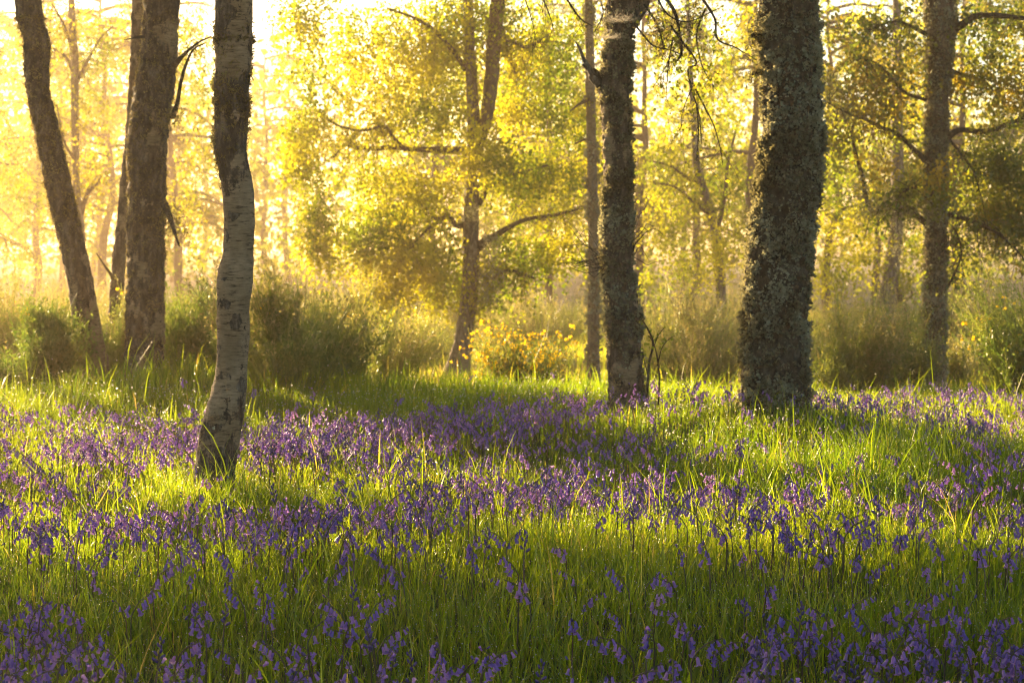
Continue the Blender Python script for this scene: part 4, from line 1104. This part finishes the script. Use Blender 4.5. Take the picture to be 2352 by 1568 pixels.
def plant(seed, kind):
    """a bluebell: stem path and list of (pos, dir, scale, openness); leans towards +x"""
    r0 = np.random.default_rng(seed)
    H = r0.uniform(.19, .275); nod = {'open': r0.uniform(.55, 1.0), 'half': r0.uniform(.35, .7), 'bud': .08, 'sparse': r0.uniform(.2, .6)}[kind]
    s = np.linspace(0, 1, 14)
    lean = r0.normal() * .05
    c = np.stack([lean * s * H + nod * .105 * np.clip((s - .58) / .42, 0, 1) ** 1.5, r0.normal() * .03 * s ** 2, H * (s - nod * .20 * np.clip((s - .64) / .36, 0, 1) ** 2)], -1)
    P = np.hstack([c, np.interp(s, [0, .6, 1], [.0026, .0020, .0010])[:, None]])
    n = {'open': r0.integers(6, 10), 'half': r0.integers(6, 9), 'bud': r0.integers(8, 11), 'sparse': r0.integers(3, 5)}[kind]
    fl = []
    lo = {'open': .66, 'half': .68, 'bud': .74, 'sparse': .72}[kind]
    for k in range(n):
        u = lo + (1 - lo) * (k + .3) / n; p = np.array([np.interp(u, s, c[:, q]) for q in range(3)])
        a = (r0.uniform(-1.2, 1.2) if kind != 'bud' else k * 2.4) + (math.pi if r0.random() < .15 else 0)
        o = np.array([math.cos(a), math.sin(a), 0.])
        frac = k / max(1, n - 1)
        if kind == 'bud': d = unit(o * (.55 - .3 * frac) + np.array([0, 0, .55 + .5 * frac - .5 * (1 - frac) * r0.random()])); op = 0; sc = 1.0 - .35 * frac; pd = .004
        else:
            op = 1.0 if frac < .7 else 0.35; op = 0 if frac > .88 else op
            d = unit(o * r0.uniform(.15, .7) + np.array([0, 0, -1.0 if frac < .8 or kind == 'open' else .4])); sc = 1.08 - .35 * frac; pd = r0.uniform(.009, .020)
        fl.append((p + o * pd + np.array([0, 0, .002]), d, sc, op, p))
    return P, fl, kind


KINDS = ['open', 'open', 'open', 'half', 'open', 'bud', 'sparse', 'open', 'half', 'open', 'open']
PLANTS = [plant(100 + i, kd) for i, kd in enumerate(KINDS)]


def place_bells():
    y0, y1 = 3.55, 13.8; area = (y1 - y0) * (y1 * .524 + .6); n = int(area * 340)
    y = rng.uniform(y0, y1, n); x = rng.uniform(-1, 1, n) * (y1 * .262 + .3)
    keep = in_view(x, y, .25) & off_trunks(x, y) & (rng.random(n) < bell_density(x, y) / 340)
    x, y = x[keep], y[keep]; o = np.argsort(y); return x[o], y[o]


BX, BY = place_bells()
print('bluebells', len(BX))


def bells_stuff(x, y):
    mb = MB(); n = len(x); kd = rng.integers(0, len(PLANTS), n); far = y > 8
    for k, (P, fl, kind) in enumerate(PLANTS):
        sel = kd == k; m = sel.sum()
        if not m: continue
        a = np.where(rng.random(m) < .75, rng.normal(size=m) * 1.0 + rng.choice([0, math.pi], m), rng.uniform(0, TAU, m)); sc = rng.uniform(.74, 1.1, m)
        ca, sa = np.cos(a), np.sin(a); pos = np.stack([x[sel], y[sel], ground(x[sel], y[sel]) - .02 + .0 * rng.random(m)], -1)
        tint = np.clip(.42 + rng.normal(size=m) * .22, 0, 1)
        def put(V, Fq, mat, t):
            W = np.stack([V[None, :, 0] * ca[:, None] - V[None, :, 1] * sa[:, None], V[None, :, 0] * sa[:, None] + V[None, :, 1] * ca[:, None], np.repeat(V[None, :, 2], m, 0)], -1) * sc[:, None, None] + pos[:, None]
            FF = (np.arange(m) * len(V))[:, None, None] + Fq[None]
            mb.add(W.reshape(-1, 3), FF.reshape(-1, Fq.shape[1]), mat, np.repeat(t, len(V)))
        V, Fq = tube(P[::2], 4); put(V, Fq, 1, rng.random(m))
        for (p, d, s_, op, p0) in fl:
            V, Fq = bell_geo(op, 6); V = (V * s_) @ rot_to(d).T + p; put(V, Fq, 0 if op > 0 else 2, np.clip(tint + rng.normal(size=m) * .1, 0, 1))
            V, Fq = tube(np.array([[*p0, .0009], [*(p0 + (p - p0) * .6 + np.array([0, 0, .003])), .0009], [*p, .0009]]), 3); put(V, Fq, 1, rng.random(m))
    o = mb.build('bluebells', [BELL, BSTEM, BUD]); tag(o, 'carpet of violet bluebells spreading across the sunlit grass', 'bluebells', kind='stuff')


def strap_leaf(seed):
    r0 = np.random.default_rng(seed); s = np.linspace(0, 1, 7); L = r0.uniform(.16, .24)
    P = np.stack([s ** 1.5 * L * .55, np.zeros(7), L * (s - .35 * s ** 2.5)], -1)[None]
    W = (np.array([.6, .9, 1, 1, .85, .6, .1]) * .011)[None]; mb = MB(); V, Fq = ribbons(P, W, np.array([[0, 1., 0]])); mb.add(V, Fq, 0, .35); return mb.mesh('leaf', [GRASS])


def bells_single(x, y):
    bells = {}
    for op in (1.0, .35, 0):
        mb = MB(); V, Fq = bell_geo(op, 8); mb.add(V, Fq); bells[op] = mb.mesh('flower' if op else 'bud', [BELLR if op else BUD])
    straps = [strap_leaf(1), strap_leaf(2)]
    protos = []
    for k, (P, fl, kind) in enumerate(PLANTS):
        mb = MB(); V, Fq = tube(P, 6, 24); mb.add(V, Fq, 0, .5)
        for (p, d, s_, op, p0) in fl:
            V, Fq = tube(np.array([[*p0, .001], [*(p0 + (p - p0) * .6 + np.array([0, 0, .003])), .001], [*p, .0011]]), 4); mb.add(V, Fq, 0, .7)
        protos.append((mb.mesh('stem', [BSTEM]), fl, kind))
    what = {'open': 'arching bluebell with many hanging bells', 'half': 'bluebell with bells below closed buds', 'bud': 'dark bluebell spike in upright bud', 'sparse': 'thin bluebell with few bells'}
    for i in range(len(x)):
        k = int(rng.integers(0, len(protos))); me, fl, kind = protos[k]
        px = 1176 + F * x[i] / y[i]
        row = 'lowest row of flowers' if y[i] < 4.1 else 'shaded grass' if y[i] < 5.35 else 'front of dense band'
        side = 'left' if px < 784 else 'middle' if px < 1568 else 'right'
        o = tag(empty('bluebell', (x[i], y[i], float(ground(x[i], y[i])))), f'{what[kind]}, {row}, {side} third', 'flower', 'bluebells in the foreground grass')
        s = rng.uniform(.80, 1.06); o.scale = (s, s, s); o.rotation_euler = (0, 0, float(rng.uniform(0, TAU)))
        c = bpy.data.objects.new('stem', me); COL.objects.link(c); c.parent = o
        for (p, d, s_, op, p0) in fl:
            c = bpy.data.objects.new('flower' if op else 'bud', bells[op]); COL.objects.link(c); c.parent = o
            c.location = Vector([float(q) for q in p]); c.rotation_mode = 'QUATERNION'; c.rotation_quaternion = Vector((0, 0, -1)).rotation_difference(Vector([float(q) for q in d])); c.scale = (s_, s_, s_)
        for q in range(2):
            c = bpy.data.objects.new('leaf', straps[q]); COL.objects.link(c); c.parent = o; c.rotation_euler = (0, 0, float(rng.uniform(0, TAU)))


NS = 300
bells_single(BX[:NS], BY[:NS]); bells_stuff(BX[NS:], BY[NS:])
print('last single at', BY[min(NS, len(BY) - 1)])
